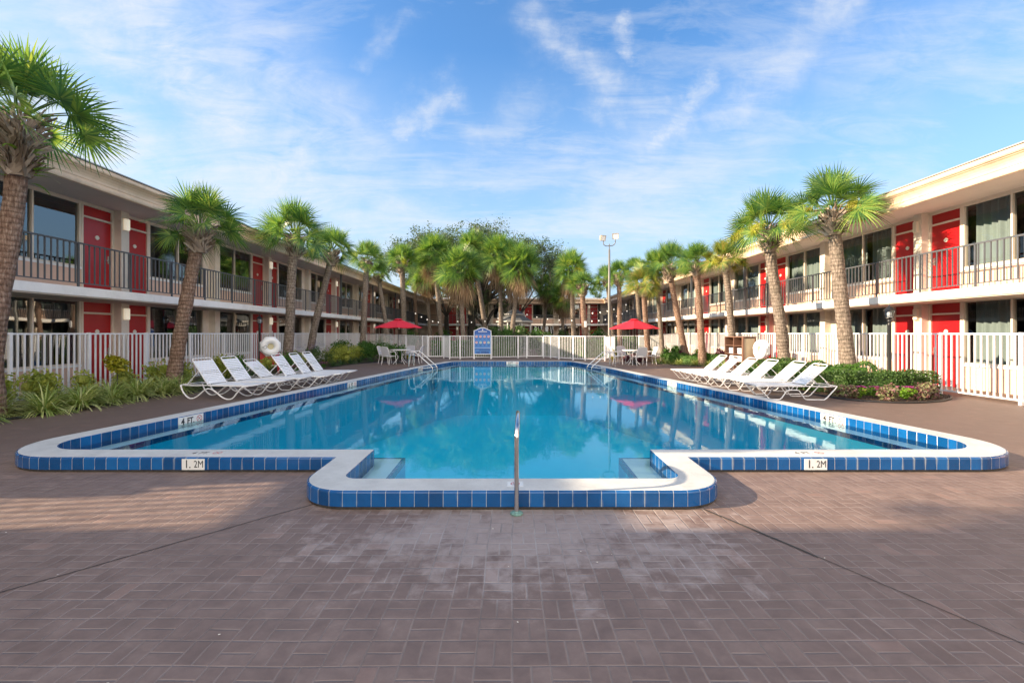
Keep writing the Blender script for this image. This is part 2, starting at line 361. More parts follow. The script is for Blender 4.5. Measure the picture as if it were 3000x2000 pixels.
# ------------------------------------------------------------------ pool outline
KEY=[(-2,4.06,.5),(2,4.06,.5),(2.02,5.16,.02),(6.35,5.16,.9),(3.95,19.5,5),(3.15,22.9,.9),
     (-3.15,22.9,.9),(-3.95,19.5,5),(-6.35,5.16,.9),(-2.02,5.16,.02)]
def outline(inset):
    n=len(KEY); P=[Vector((k[0],k[1])) for k in KEY]; pts=[]
    def off(i):
        a,b=P[i],P[(i+1)%n]; d=(b-a).normalized(); nn=Vector((-d.y,d.x)); return a+nn*inset,d
    Q=[]
    for i in range(n):
        p,d=off((i-1)%n); q,e=off(i)
        den=d.x*e.y-d.y*e.x; t=((q.x-p.x)*e.y-(q.y-p.y)*e.x)/den; Q.append(p+d*t)
    for i in range(n):
        a,b,c=Q[i-1],Q[i],Q[(i+1)%n]; d=(b-a).normalized(); e=(c-b).normalized()
        cr=d.x*e.y-d.y*e.x; turn=math.atan2(cr,d.dot(e)); r=KEY[i][2]-inset if cr>0 else KEY[i][2]
        r=max(r,.015); tl=r*math.tan(abs(turn)/2)
        s=b-d*tl; nrm=Vector((-d.y,d.x))*(1 if cr>0 else -1); cen=s+nrm*r
        k=14
        a0=math.atan2(s.y-cen.y,s.x-cen.x)
        for j in range(k+1):
            an=a0+turn*j/k; pts.append(Vector((cen.x+r*cos(an),cen.y+r*sin(an))))
    return pts
def strip(loops,uscale=None,vs=1.0):
    """loops: list of (inset,z); closed strips; returns MB with UVs (arc length)"""
    mb=MB(); mb.uv=[]; L=[[Vector((p.x,p.y,z)) for p in outline(i)] for i,z in loops]; n=len(L[0])
    ref=L[0]; acc=[0]
    for j in range(n): acc.append(acc[-1]+(ref[(j+1)%n]-ref[j]).length)
    for lp in L: mb.v += [tuple(p) for p in lp]
    vv=[0]
    for i in range(len(L)-1): vv.append(vv[-1]+(L[i+1][0]-L[i][0]).length)
    for i in range(len(L)-1):
        for j in range(n):
            j2=(j+1)%n
            mb.f.append((i*n+j,i*n+j2,(i+1)*n+j2,(i+1)*n+j)); mb.m.append(0)
            u0,u1=acc[j]/(uscale or 1),acc[j+1]/(uscale or 1)
            mb.uv+=[(u0,vv[i]),(u1,vv[i]),(u1,vv[i+1]),(u0,vv[i+1])]
    return mb
def sheet(name,mat,outer,hole,z,parent=None):
    bm=bmesh.new(); es=[]
    for lp in (outer,hole):
        if not lp: continue
        vs=[bm.verts.new((p[0],p[1],z)) for p in lp]
        es+=[bm.edges.new((vs[i],vs[(i+1)%len(vs)])) for i in range(len(vs))]
    bmesh.ops.triangle_fill(bm,use_beauty=True,use_dissolve=False,edges=es)
    for f in bm.faces:
        if f.normal.z<0: f.normal_flip()
    me=bpy.data.meshes.new(name); bm.to_mesh(me); bm.free(); me.materials.append(mat)
    o=bpy.data.objects.new(name,me); C.objects.link(o)
    if parent: o.parent=parent
    return o
hole=outline(.06)
g=sheet('ground',M['lawn'],[(-500,-300),(500,-300),(500,900),(-500,900)],outline(.08),-.03); struct(g)
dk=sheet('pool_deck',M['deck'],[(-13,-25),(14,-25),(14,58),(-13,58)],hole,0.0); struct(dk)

pool=thing('swimming_pool','large blue tiled swimming pool with a raised white coping and a front step bay','swimming pool',(0,4.06,0))
b=strip([(.02,-.02),(.012,.03)]); o=b.build('footing',M['base_dark'],pool)
b=strip([(0,.03),(0,.150),(.004,.162),(.014,.169),(.022,.170)],.1285); o=b.build('outer_tile_band',M['tile'],pool)
b=strip([(.022,.170),(.03,.173),(.335,.173),(.355,.170)]); b.build('coping',M['coping'],pool)
b=strip([(.355,.170),(.36,.162),(.36,-.02)],.135); b.build('inner_tile_band',M['tile'],pool)
b=strip([(.36,-.02),(.63,-.02)]); lg=b.build('underwater_ledge',M['ledge'],pool)
b=strip([(.63,-.017),(.67,-.017),(.67,-.09)],.135); b.build('ledge_tile_edge',M['tile'],pool)
lo=outline(.67); n=len(lo); b=MB()
fz=lambda y: -1.15-max(0,(y-7))*.085
b.v=[(p.x,p.y,-.09) for p in lo]+[(p.x,p.y,fz(p.y)) for p in lo]
b.f=[(j,(j+1)%n,n+(j+1)%n,n+j) for j in range(n)]; b.m=[0]*n
# floor: triangulate via bmesh
o=b.build('basin_wall',M['plaster'],pool)
fl=sheet('basin_floor',M['plaster'],lo,None,0)
for v in fl.data.vertices: v.co.z=fz(v.co.y)
for v in fl.data.vertices: v.co -= Vector((0,4.06,0))
fl.parent=pool
# steps inside the bay
b=MB()
b.box(-1.3,1.3,4.6,5.15,-.45,-.32); b.box(-1.3,1.3,5.15,5.5,-.75,-.62)
b.build('step',M['plaster'],pool)
wt=sheet('pool_water',M['water'],outline(.359),None,.042); struct(wt)

# depth markers -------------------------------------------------------------
_fc={}
def glyph(txt,size,bold=0,ext=.0006):
    k=(txt,size,bold)
    cu=bpy.data.curves.new('lettering','FONT'); cu.body=txt; cu.size=size; cu.align_x='CENTER'; cu.align_y='CENTER'; cu.extrude=ext; cu.offset=bold
    cu.resolution_u=3
    ob=bpy.data.objects.new('lettering',cu); C.objects.link(ob); bpy.context.view_layer.update()
    me=bpy.data.meshes.new_from_object(ob.evaluated_get(bpy.context.evaluated_depsgraph_get()))
    bpy.data.objects.remove(ob); bpy.data.curves.remove(cu); me.materials.clear(); return me
def put_text(txt,size,mat,mtx,parent,bold=0,sx=1,name='lettering'):
    me=glyph(txt,size,bold); me.materials.append(mat); me.transform(Matrix.Diagonal((sx,1,1,1))); me.transform(mtx)
    me.transform(Matrix.Translation(-root_loc(parent)))
    o=bpy.data.objects.new(name,me); C.objects.link(o); o.parent=parent; return o
def frame(p,xd,yd):
    x=Vector(xd).normalized(); y=Vector(yd).normalized(); z=x.cross(y)
    m=Matrix((x,y,z)).transposed().to_4x4(); m.translation=Vector(p); return m
def nodive(mb_w,mb_r,mtx,r,sx=1):
    """red ring with slash (no diving)"""
    n=28; vs=[]; 
    for j in range(n):
        for q in (r,r*.82): vs.append(mtx@Vector((q*cos(2*pi*j/n)*sx,q*sin(2*pi*j/n),.0012)))
    mb_r.add(vs,[(2*j,(2*j+2)%(2*n),(2*j+3)%(2*n),2*j+1) for j in range(n)])
    a=R(-45); d=Vector((cos(a),sin(a))); e=Vector((-d.y,d.x))*r*.09; q=[]
    for s1,s2 in ((-1,-1),(1,-1),(1,1),(-1,1)): 
        w=d*(r*.86*s1)+e*s2; q.append(mtx@Vector((w.x*sx,w.y,.0014)))
    mb_r.add(q,[(0,1,2,3)])
    # small diver figure in black
    q=[Vector((-.5,-.35)),(Vector((-.38,-.45))),Vector((.25,.28)),Vector((.12,.36))]
    mb_w.add([mtx@Vector((w[0]*r*sx,w[1]*r,.0010)) for w in q],[(0,1,2,3)])
    q=[Vector((.25,.45)),Vector((.45,.45)),Vector((.45,.25)),Vector((.25,.25))]
    mb_w.add([mtx@Vector((w[0]*r*sx,w[1]*r,.0010)) for w in q],[(0,1,2,3)])
def marker(mtx,w,h,txts,parent,nd=None,ndsx=1,seams=()):
    """white plate w*h centred on mtx, texts [(str,x,size,bold,sx)]"""
    mb=MB(); q=[mtx@Vector(v) for v in ((-w/2,-h/2,0),(w/2,-h/2,0),(w/2,h/2,0),(-w/2,h/2,0),(-w/2,-h/2,-.01),(w/2,-h/2,-.01),(w/2,h/2,-.01),(-w/2,h/2,-.01))]
    mb.add(q,[(0,1,2,3),(0,4,5,1),(1,5,6,2),(2,6,7,3),(3,7,4,0)])
    p=mb.build('depth_marker',M['marktile'],parent)
    for (t,x,sz,bd,sx) in txts:
        mm=mtx@Matrix.Translation(Vector((x,0,.001)))
        me=glyph(t,sz,bd); me.materials.append(M['ink']); me.transform(Matrix.Diagonal((sx,1,1,1))); me.transform(mm); me.transform(Matrix.Translation(-root_loc(parent)))
        o=bpy.data.objects.new('lettering',me); C.objects.link(o); o.parent=p
    if seams:
        sb=MB()
        for x in seams: sb.add([mtx@Vector(v) for v in ((x-.001,-h/2,.0006),(x+.001,-h/2,.0006),(x+.001,h/2,.0006),(x-.001,h/2,.0006))],[(0,1,2,3)])
        o=sb.build('tile_seam',M['trim'],parent); o.parent=p
    if nd is not None:
        a,bb=MB(),MB(); nodive(a,bb,mtx@Matrix.Translation(Vector((nd,.008,0))),h*.33,ndsx)
        o=a.build('diver_pictogram',M['ink'],parent); o.parent=p
        o=bb.build('no_diving_symbol',M['markred'],parent); o.parent=p
    return p
T=.1285
for cx in (G(583,1376)[0], G(2391,1384)[0]):
    # front face "1. 2M"
    m=frame((cx,5.156,.092),(1,0,0),(0,0,1))
    marker(m,T*2,.124,[('1.',-.062,.13,.001,.8),('2M',.063,.112,0,.78)],pool,seams=(0,))
    # on the coping "4 FT."
    m=frame((cx+.03,5.33,.1752),(1,0,0),(0,1,0))
    marker(m,.40,.15,[('4',-.135,.12,.001,.8),('FT.',-.02,.12,.001,.75)],pool,nd=.13,seams=(-.07,.06))
m=frame((.03,4.24,.1752),(1,0,0),(0,1,0)); marker(m,.15,.13,[],pool,nd=0)
m=frame((.03,22.9-.36-.004,.085),(1,0,0),(0,0,1)); marker(m,.62,.16,[('8 FT',-.1,.15,.002,.8)],pool,nd=.21,seams=(.1,))
def side_marker(v_z,txt,side):
    # on the inner face of the sloping side walls, facing the water
    lo=outline(.36); best=None
    for i in range(len(lo)):
        a,c=lo[i],lo[(i+1)%len(lo)]
        if (c-a).length>3 and a.x*side>0 and c.x*side>0 and abs(a.y-c.y)>3:
            t=(v_z-a.y)/(c.y-a.y)
            if 0<=t<=1: best=a+(c-a)*t; d=(c-a).normalized()
    if best is None: return
    # CCW loop: right side goes up (+y); seen from the water the reading direction is -d on both sides
    xd=(d.x*-1,d.y*-1,0); nrm=Vector((-d.y,d.x,0))
    p=Vector((best.x,best.y,.075))+nrm*.004
    m=frame(p,xd,(0,0,1))
    if m.col[2].to_3d().dot(nrm)<0: m=frame(p,(d.x,d.y,0),(0,0,1))
    if m.col[2].to_3d().dot(nrm)<0: print('marker normal')
    marker(m,.50,.17,[(txt[0],-.165,.15,.0045,.85),('FT.' if txt[0]=='4' else 'FT',-.01,.14,.0045,.8)],pool,nd=.165,seams=(-.085,.085))
for sd in (-1,1):
    side_marker(7.85,'4',sd); side_marker(13.2,'6',sd); side_marker(18.6,'8',sd)

# seams in the deck
def seam(name,pts,w,label):
    mb=MB(); P=[Vector(p) for p in pts]
    for i in range(len(P)-1):
        d=(P[i+1]-P[i]).normalized(); e=Vector((-d.y,d.x))*w/2
        mb.quad(*( (q.x,q.y,.004) for q in (P[i]-e,P[i+1]-e,P[i+1]+e,P[i]+e)))
    o=mb.build(name,M['base_dark']); struct(o)
def jit(a,b,k,amp):
    a=Vector(a); b=Vector(b); out=[]
    for i in range(k+1):
        p=a+(b-a)*i/k; out.append((p.x+rng.uniform(-amp,amp),p.y+rng.uniform(-amp,amp)))
    return out
seam('deck_joint',jit((-4.6,1.1),(-1.75,4.3),26,.006),.009,'')
seam('deck_joint',jit((1.72,4.08),(2.16,3.2),8,.004),.022,'')
seam('deck_joint',jit((2.16,3.2),(4.2,-.9),20,.006),.007,'')

# ------------------------------------------------------------------ motel wings
L=8.3
def facade(root,mp,anchor,s0,s1,k0,k1,room_back=.9,depth=11,lamps=True,posts=(),name=''):
    """mp(s,d,z)->world. d>0 towards the court."""
    def box(mb,a,b_,c,d,e,f,m=0):
        p=mp(a,c,e); q=mp(b_,d,f); mb.box(p[0],q[0],p[1],q[1],p[2],q[2],m)
    Z=(0.0,2.71)
    HD=(2.12,2.12); WS=.70; WH=2.46
    ceil=(2.49,5.25)
    # back & end walls, party structure
    mb=MB(); box(mb,s0,s1,-depth,-depth+.2,0,5.3); box(mb,s0,s0+.2,-depth+.2,0,0,5.3); box(mb,s1-.2,s1,-depth+.2,0,0,5.3)
    mb.build('end_wall',M['stucco'],root)
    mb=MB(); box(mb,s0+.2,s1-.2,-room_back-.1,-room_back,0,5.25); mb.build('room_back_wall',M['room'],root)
    # slab
    mb=MB(); box(mb,s0,s1,-room_back,1.4,2.49,2.712); mb.build('walkway_slab',M['slab'],root,bevel=.012)
    # thin darker soffit under slab & roof
    mb=MB(); box(mb,s0,s1,.0,1.36,2.462,2.488); mb.build('lower_soffit',M['soffit'],root)
    mb=MB(); box(mb,s0,s1,-room_back,1.42,5.25,5.30); mb.build('upper_soffit',M['soffit'],root)
    # fascia: extruded moulding
    prof=[(1.40,5.22),(1.50,5.22),(1.515,5.26),(1.515,5.30),(1.49,5.335),(1.47,5.36),(1.47,5.375),(1.485,5.38),(1.49,5.44),(1.515,5.50),(1.56,5.56),(1.60,5.585),(1.60,5.60),(1.64,5.61),(1.66,5.64),(1.66,5.70),(1.64,5.735),(1.58,5.745),(1.42,5.745)]
    mb=MB(); vs=[]
    for s in (s0,s1): vs+=[mp(s,d,z) for d,z in prof]
    n=len(prof); mb.add(vs,[(i,(i+1)%n,n+(i+1)%n,n+i) for i in range(n)]+[tuple(range(n)),tuple(range(2*n-1,n-1,-1))])
    fixnormals(mb.build('fascia',M['fascia'],root))
    mb=MB(); vs=[mp(s,d,z) for s in (s0-.05,s1+.05) for d,z in ((1.675,5.748),(1.675,5.775),(-5,6.4),(-depth,5.6),(-depth,5.5))]
    mb.add(vs,[(i,(i+1)%5,5+(i+1)%5,5+i) for i in range(5)]+[(4,3,2,1,0),(5,6,7,8,9)])
    fixnormals(mb.build('roof',M['roof'],root))
    ss=[anchor+L*k for k in range(k0,k1+1)]
    tr=MB()
    def one(nm,mat,*a,bev=0):
        q=MB(); box(q,*a); q.build(nm,M[mat],root,bevel=bev)
    doors=[]; wins=[]; lampl=[]
    for lv in (0,1):
        z=Z[lv]; top=ceil[lv]-(.028 if lv==0 else 0)
        # header beam above all openings
        one('header_beam','trim',max(s0,ss[0]-3),min(s1,ss[-1]+L),-.12,.02,z+2.5,top)
        for a in ss:
            def ok(x0,x1): return x1<=s1+.01 and x0>=s0-.01
            if ok(a-.06,a+2.3):
                # piers between doors
                one('pier','stucco',a+.97,a+1.25,-.3,.25,z,top)
                for q0,q1,e0,e1 in ((a,a+.91,.06,.06),(a+1.31,a+2.22,.06,.08)):
                    tr=MB(); box(tr,q0-e0,q0,-.10,.03,z,z+2.5); box(tr,q1,q1+e1,-.10,.03,z,z+2.5)
                    box(tr,q0,q1,-.09,.025,z+2.12,z+2.17); box(tr,q0,q1,-.09,.022,z+2.455,z+2.5)
                    tr.build('door_frame',M['trim'],root,bevel=.004)
                    doors.append((q0,q1,z))
                lampl.append((a+1.11,z))
            if ok(a+2.3,a+5.0):
                wins.append((a+2.3,a+5.0,z,0)); one('sill_wall','peach',a+2.3,a+5.0,-.2,0,z,z+WS-.06); one('window_sill','slab',a+2.3,a+5.0,-.12,.035,z+WS-.06,z+WS)
            if ok(a+5.0,a+5.6):
                one('pier','stucco',a+5.3,a+5.6,-.3,.25,z,top); one('wall_panel','stucco',a+5.0,a+5.3,-.3,.0,z,top)
            if ok(a+5.6,a+8.24):
                wins.append((a+5.6,a+8.24,z,1)); one('sill_wall','peach',a+5.6,a+8.24,-.2,0,z,z+WS-.06); one('window_sill','slab',a+5.6,a+8.24,-.12,.035,z+WS-.06,z+WS)
    # solid infill from the wing's end to the first module
    f0=ss[0]-.06
    if f0>s0+.1: one('wall_panel','peach',s0+.2,f0,-.2,0,0,2.46); one('wall_panel','peach',s0+.2,f0,-.2,0,2.712,5.25)
    # door prototype
    q0,q1,z=doors[0]
    def mkdoor(q0,q1,z,hs):
        mb=MB(); box(mb,q0+.005,q1-.005,-.06,-.015,z+.01,z+2.115); d=mb.build('door',M['red'],root)
        mb=MB(); box(mb,q0+.005,q1-.005,-.06,-.02,z+2.175,z+2.45); t=mb.build('transom_panel',M['red'],root); t.parent=d
        hh=q1-.09 if hs>0 else q0+.09
        mb=MB(); box(mb,hh-.03,hh+.03,-.015,.0,z+.92,z+1.14); box(mb,hh-(.11 if hs>0 else .01),hh+(.01 if hs>0 else .11),.03,.048,z+.99,z+1.015); box(mb,hh-.012,hh+.012,0,.03,z+.99,z+1.015)
        h=mb.build('handle',M['steel'],root); h.parent=d
        c=(q0+q1)/2; mb=MB(); pts=[]
        n=14
        for k,dd in ((.062,-.0148),(.062,.0)):
            pts+=[mp(c+k*(1+.12*cos(4*2*pi*j/n))*cos(2*pi*j/n),dd,z+1.62+k*sin(2*pi*j/n)) for j in range(n)]
        mb.add(pts,[tuple(range(n)),tuple(range(n,2*n))]+[(j,(j+1)%n,n+(j+1)%n,n+j) for j in range(n)])
        p=fixnormals(mb.build('room_number_plaque',M['plaque'],root)); p.parent=d
        return d
    d1=mkdoor(*doors[0],1); d2=mkdoor(*doors[1],-1)
    base={0:(d1,doors[0]),1:(d2,doors[1])}
    ax=Vector(mp(1,0,0))-Vector(mp(0,0,0))
    for i,(a,b_,z) in enumerate(doors[2:]):
        pr_,(x0,x1,zz)=base[i%2]
        c=cp(pr_,root); c.location=pr_.location+ax*(a-x0)+Vector((0,0,z-zz))
    # windows
    def mkwin(a,b_,z,kind,cur,cmat):
        fr=MB(); m=(a+b_)/2+(0.04 if kind else -.02)
        for x0,x1 in ((a,a+.06),(b_-.06,b_),(m-.025,m+.025)): box(fr,x0,x1,-.09,.02,z+WS,z+WH+.04)
        box(fr,a+.06,b_-.06,-.09,.018,z+WH-.01,z+WH+.04); box(fr,a+.06,b_-.06,-.09,.018,z+WS,z+WS+.045)
        f=fr.build('window',M['trim'],root,bevel=.003)
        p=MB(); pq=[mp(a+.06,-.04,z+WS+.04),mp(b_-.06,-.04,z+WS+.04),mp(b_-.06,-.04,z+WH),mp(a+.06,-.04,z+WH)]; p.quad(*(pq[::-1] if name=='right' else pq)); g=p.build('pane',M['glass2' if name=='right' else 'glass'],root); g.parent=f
        for (c0,c1) in cur:
            cm=MB(); n=int((c1-c0)/.028); vs=[]
            r_=random.Random(int(c0*100)); ph=r_.random()*6
            for j in range(n+1):
                s=a+.05+(b_-a-.1)*(c0+(c1-c0)*0)/1 + j*.028 if False else c0+j*.028
                dd=-.20+.045*sin(j*.9+ph)+.02*sin(j*.37+ph)
                vs+=[mp(s,dd,z+WS-.1),mp(s,dd*.9-.02,z+WH+.05)]
            cm.add(vs,[(2*j,2*j+2,2*j+3,2*j+1) for j in range(n)])
            c=cm.build('curtain',cmat,root,smooth=True); c.parent=f
        return f
    W={}
    for (a,b_,z,kind) in wins:
        key=(kind,(int(round(a*10))+(3 if z>1 else 0))%3 if name!='right' else (int(round(a*10)))%2)
        if key not in W:
            if name=='right':
                cur=[(a+.1,a+1.15),(a+1.45,b_-.1)] if key[1] else [(a+.1,b_-.1)]; cm=M['curtain']
            else:
                cur={0:[(a+.1,a+.55),(b_-.5,b_-.08)],1:[(a+.1,a+1.2)],2:[(a+.1,a+.5)]}[key[1]]; cm=M['curtain2']
            W[key]=(mkwin(a,b_,z,kind,cur,cm),a,z)
        else:
            w,a0,z0=W[key]; c=cp(w,root); c.location=w.location+ax*(a-a0)+Vector((0,0,z-z0))
    # wall lamps on the piers
    first=None
    for i,(s,z) in enumerate(lampl):
        if first is None:
            mb=MB(); box(mb,s-.07,s+.07,.25,.35,z+1.98,z+2.32); first=mb.build('wall_lamp',M['wall_lamp'] if lamps else M['wall_lamp_off'],root,bevel=.02); f0_=(s,z)
            mb=MB(); box(mb,s-.085,s+.085,.247,.30,z+1.965,z+1.98); box(mb,s-.085,s+.085,.247,.30,z+2.32,z+2.335); q=mb.build('lamp_bracket',M['trim'],root); q.parent=first
        else:
            c=cp(first,root); c.location=first.location+ax*(s-f0_[0])+Vector((0,0,z-f0_[1]))
    # railing in bays
    e0,e1=s0+.1,s1-.1; bay=1.56; nb=int((e1-e0)/bay)+1; bay=(e1-e0)/nb
    mb=MB(); box(mb,e0,e0+bay,1.30,1.34,3.775,3.815); box(mb,e0,e0+bay,1.305,1.335,2.80,2.825)
    k=10
    for j in range(1,k+1): s=e0+bay*j/(k+.5); box(mb,s-.0125,s+.0125,1.3075,1.3325,2.825,3.775)
    rl=mb.build('railing',M['railp'],root)
    mb=MB(); box(mb,e0-.02,e0+.02,1.30,1.34,2.712,3.80); ps=mb.build('railing_post',M['railp'],root)
    for j in range(1,nb): c=cp(rl,root); c.location=rl.location+ax*(j*bay)
    for j in range(1,nb+1): c=cp(ps,root); c.location=ps.location+ax*(j*bay)
    fp=None
    for s in posts:
        if fp is None:
            mb=MB(); box(mb,s-.05,s+.05,1.20,1.298,2.714,5.25); fp=mb.build('steel_post',M['railp'],root); f1=s
        else: c=cp(fp,root); c.location=fp.location+ax*(s-f1)
XL,XR,YF=-12.0,12.85,57.6
def corner_wall():
    for x0,x1 in ((-13.2,-10.56),(11.41,14)):
        q=MB(); q.box(x0,x1,57.56,57.9,0,5.3); q.build('corner_wall',M['stucco'],far)
left=thing('motel_building','two storey motel wing in shade on the left with red doors and lit wall lamps','building',(XL,30,0))
facade(left,lambda s,d,z:(XL+d,s,z),12.72,3.4,57.55,-1,4,posts=(28.6,35.2,42,49),name='left')
right=thing('motel_building','sunlit two storey motel wing on the right with red doors and pale curtains','building',(XR,30,0))
facade(right,lambda s,d,z:(XR-d,s,z),13.03,2.0,57.55,-1,4,lamps=False,posts=(22.7,29.4,36,43,50),name='right')
far=thing('motel_building','low dark red and brown motel wing closing the far end behind the palms','building',(0,YF,0))
facade(far,lambda s,d,z:(s,YF-d,z),-8.0,-10.55,11.4,0,2,name='far')

corner_wall()
# off to the photographer's left and behind: the wing that shades the foreground, and the link walkway
back=thing('motel_building','tan motel wing behind the viewer whose shadow falls over the near deck','building',(-17,-12,0))
mb=MB(); mb.box(-23,-11.2,-26,1.25,0,5.3); mb.build('wall',M['stucco'],back)
mb=MB(); mb.box(-23.4,-10.4,-26.3,1.45,5.3,5.75); mb.build('roof',M['fascia'],back)
mb=MB()
for k in range(10):
    for z in (0,2.71): mb.box(-11.2,-11.17,-24+k*2.5,-23.1+k*2.5,z+.02,z+2.1)
mb.build('door',M['red'],back)
link=thing('walkway_bridge','upper walkway with a picket railing linking two motel wings out of frame','walkway',(-12,2.4,0))
mb=MB(); mb.box(-13.4,-12.0,1.47,3.38,2.55,2.712); mb.build('walkway_slab',M['slab'],link)
mb=MB(); mb.box(-13.4,-12.0,1.47,3.38,4.25,5.05); mb.build('roof',M['fascia'],link)  # added unseen roof, its height set so the shadow covers the step bay
mb=MB(); mb.box(-12.06,-12.02,1.47,3.38,3.775,3.815); mb.box(-12.055,-12.025,1.47,3.38,2.80,2.825)
for k in range(14): y=1.5+k*.135; mb.box(-12.055,-12.02,y,y+.035,2.825,3.775)
mb.build('railing',M['railp'],link)

# ------------------------------------------------------------------ pool fence
def fence(pts,label,pitch=.118,pw=.019,postgap=1.85,group=None,skip=()):
    """pts: [(x,y,h)]"""
    base=pts[0]; f=thing('picket_fence',label,'fence',(base[0],base[1],0),group=group)
    mb=MB(); posts=[]
    for i in range(len(pts)-1):
        a=Vector(pts[i][:2]); b_=Vector(pts[i+1][:2]); h0,h1=pts[i][2],pts[i+1][2]; ln=(b_-a).length; d=(b_-a)/ln; e=Vector((-d.y,d.x))
        def bar(t0,t1,z0a,z0b,za,zb,w,m=mb):
            p=[a+d*t0-e*w,a+d*t1-e*w,a+d*t1+e*w,a+d*t0+e*w]; zz=[(z0a,za),(z0b,zb),(z0b,zb),(z0a,za)]
            m.add([(q.x,q.y,z[0]) for q,z in zip(p,zz)]+[(q.x,q.y,z[1]) for q,z in zip(p,zz)],[(0,3,2,1),(4,5,6,7),(0,1,5,4),(1,2,6,5),(2,3,7,6),(3,0,4,7)])
        bar(0,ln,h0-.04,h1-.04,h0,h1,.018); bar(0,ln,.09,.09,.125,.125,.016)
        n=int(ln/pitch)
        for k in range(n+1):
            t=(k+.5)*ln/(n+1); h=h0+(h1-h0)*t/ln; bar(t-pw/2,t+pw/2,.125,.125,h-.04,h-.04,pw/2)
        npst=max(1,round(ln/postgap))
        for k in range(npst+(1 if i==len(pts)-2 else 0)):
            t=ln*k/npst; posts.append((a+d*t,h0+(h1-h0)*k/npst,math.atan2(d.y,d.x)))
    mb.build('picket_panel',M['white'],f)
    pm={}
    for p,h,an in posts:
        m=MB(); c,s=cos(an),sin(an); w=.03
        q=[(p.x+c*x-s*y,p.y+s*x+c*y) for x,y in ((-w,-w),(w,-w),(w,w),(-w,w))]
        m.add([(x,y,0.001) for x,y in q]+[(x,y,h+.012) for x,y in q],[(0,3,2,1),(4,5,6,7),(0,1,5,4),(1,2,6,5),(2,3,7,6),(3,0,4,7)])
        m.build('post',M['white'],f)
    return f
def gate(a,b_,h,label):
    g=thing('gate',label,'gate',(a[0],a[1],0)); a=Vector(a); b_=Vector(b_); mb=MB(); ln=(b_-a).length; d=(b_-a)/ln; an=math.atan2(d.y,d.x)
    xf=Matrix.Translation(Vector((a.x,a.y,0)))@Matrix.Rotation(an,4,'Z')
    for x0,x1,z0,z1 in ((.0,.045,.1,h),(ln-.045,ln,.1,h),(.045,ln-.045,h-.06,h),(.045,ln-.045,.1,.15)): mb.box(x0,x1,-.022,.022,z0,z1)
    mb.build('gate_frame',M['white'],g,xf=xf)
    mb=MB(); k=int((ln-.09)/.115)
    for j in range(k): t=.045+(j+.5)*(ln-.09)/k; mb.box(t-.011,t+.011,-.011,.011,.15,h-.06)
    mb.build('picket_panel',M['white'],g,xf=xf)
    mb=MB(); mb.box(ln-.02,ln+.03,-.04,.04,h-.02,h+.12); mb.build('latch',M['black'],g,xf=xf)
    return g
fence([(-10.9,6.2,1.58),(-10.9,33.8,1.57)],'long white picket fence along the shaded left motel wing',pitch=.145,pw=.031)
fence([(-10.9,33.8,1.56),(-5.46,27.7,1.41),(-5.25,28.2,1.41)],'white picket fence slanting from the left wing to the left gate post')
gate((-5.2,28.25),(-4.3,28.4),1.40,'white picket gate at the left, behind the steel pool ladder')
fence([(-4.25,28.35,1.41),(-3.75,27.4,1.41),(-3.13,27.4,1.41),(-2.33,27.75,1.41),(-1.26,27.9,1.41),(.38,28.3,1.41),(.92,28.6,1.41)],'white picket fence carrying the blue pool rules sign, between the two gates')
gate((.97,28.62),(1.93,28.62),1.40,'white picket gate right of the blue sign, in line with the brick path')
fence([(1.98,28.6,1.41),(2.39,28.2,1.41),(2.78,27.0,1.41),(3.53,26.3,1.41),(4.14,25.75,1.41),(5.24,25.7,1.41),(6.48,28.8,1.41)],'curved white picket fence bulging toward the pool in front of the floodlight pole')
fence([(6.5,28.85,1.41),(8.04,28.8,1.41),(8.3,28.0,1.41),(11.1,30.4,1.57)],'white picket fence behind the bright red umbrella on the right')
fence([(11.1,30.4,1.57),(11.1,6.2,1.58)],'long sunlit white picket fence along the right motel wing',pitch=.145,pw=.031)

# ------------------------------------------------------------------ rules sign
sg=thing('pool_rules_sign','blue pool rules sign with arched top and white border on the far fence','sign',(-1.8,27.7,0))
sy=27.72
def signshape(x0,x1,zb,zs,zt,n=16):
    pts=[(x0,zb),(x1,zb),(x1,zs)]
    for j in range(1,n):
        t=j/n; u=cos(pi*t); x=(x0+x1)/2+(x1-x0)/2*(1-2*t); zz=zs+(zt-zs)*(0.5+0.5*cos(pi*(2*t-1)))**.8
        pts.append((x,zz))
    pts.append((x0,zs)); return pts
def plate(name,pts,y0,y1,mat,par):
    m=MB(); n=len(pts); m.add([(x,y0,z) for x,z in pts]+[(x,y1,z) for x,z in pts],[tuple(range(n)),tuple(range(2*n-1,n-1,-1))]+[((i+1)%n,i,n+i,n+(i+1)%n) for i in range(n)])
    return fixnormals(m.build(name,mat,par))
M['signblue']=paint('sign_blue',(.02,.10,.40),.35,.05,3,bmp=0); M['signlight']=paint('sign_light_blue',(.07,.24,.62),.35,.05,3,bmp=0)
M['signink']=paint('sign_navy_ink',(.006,.035,.2),.4,.05,3,bmp=0); M['signwhite']=paint('sign_white',(.75,.77,.8),.4,.03,3,bmp=0); M['signgreen']=paint('sign_green',(.05,.35,.15),.4,.05,3,bmp=0)
plate('border',signshape(-2.335,-1.255,.26,1.73,1.92),sy,sy+.035,M['signwhite'],sg)
plate('header_panel',signshape(-2.29,-1.30,1.50,1.71,1.87),sy-.006,sy-.001,M['signblue'],sg)
plate('light_panel',[(-2.29,.31),(-1.30,.31),(-1.30,1.498),(-2.29,1.498)],sy-.006,sy-.001,M['signlight'],sg)
mb=MB(); mb.box(-2.32,-2.27,sy+.036,sy+.08,0,1.7); mb.box(-1.32,-1.27,sy+.036,sy+.08,0,1.7); mb.build('sign_post',M['white'],sg)
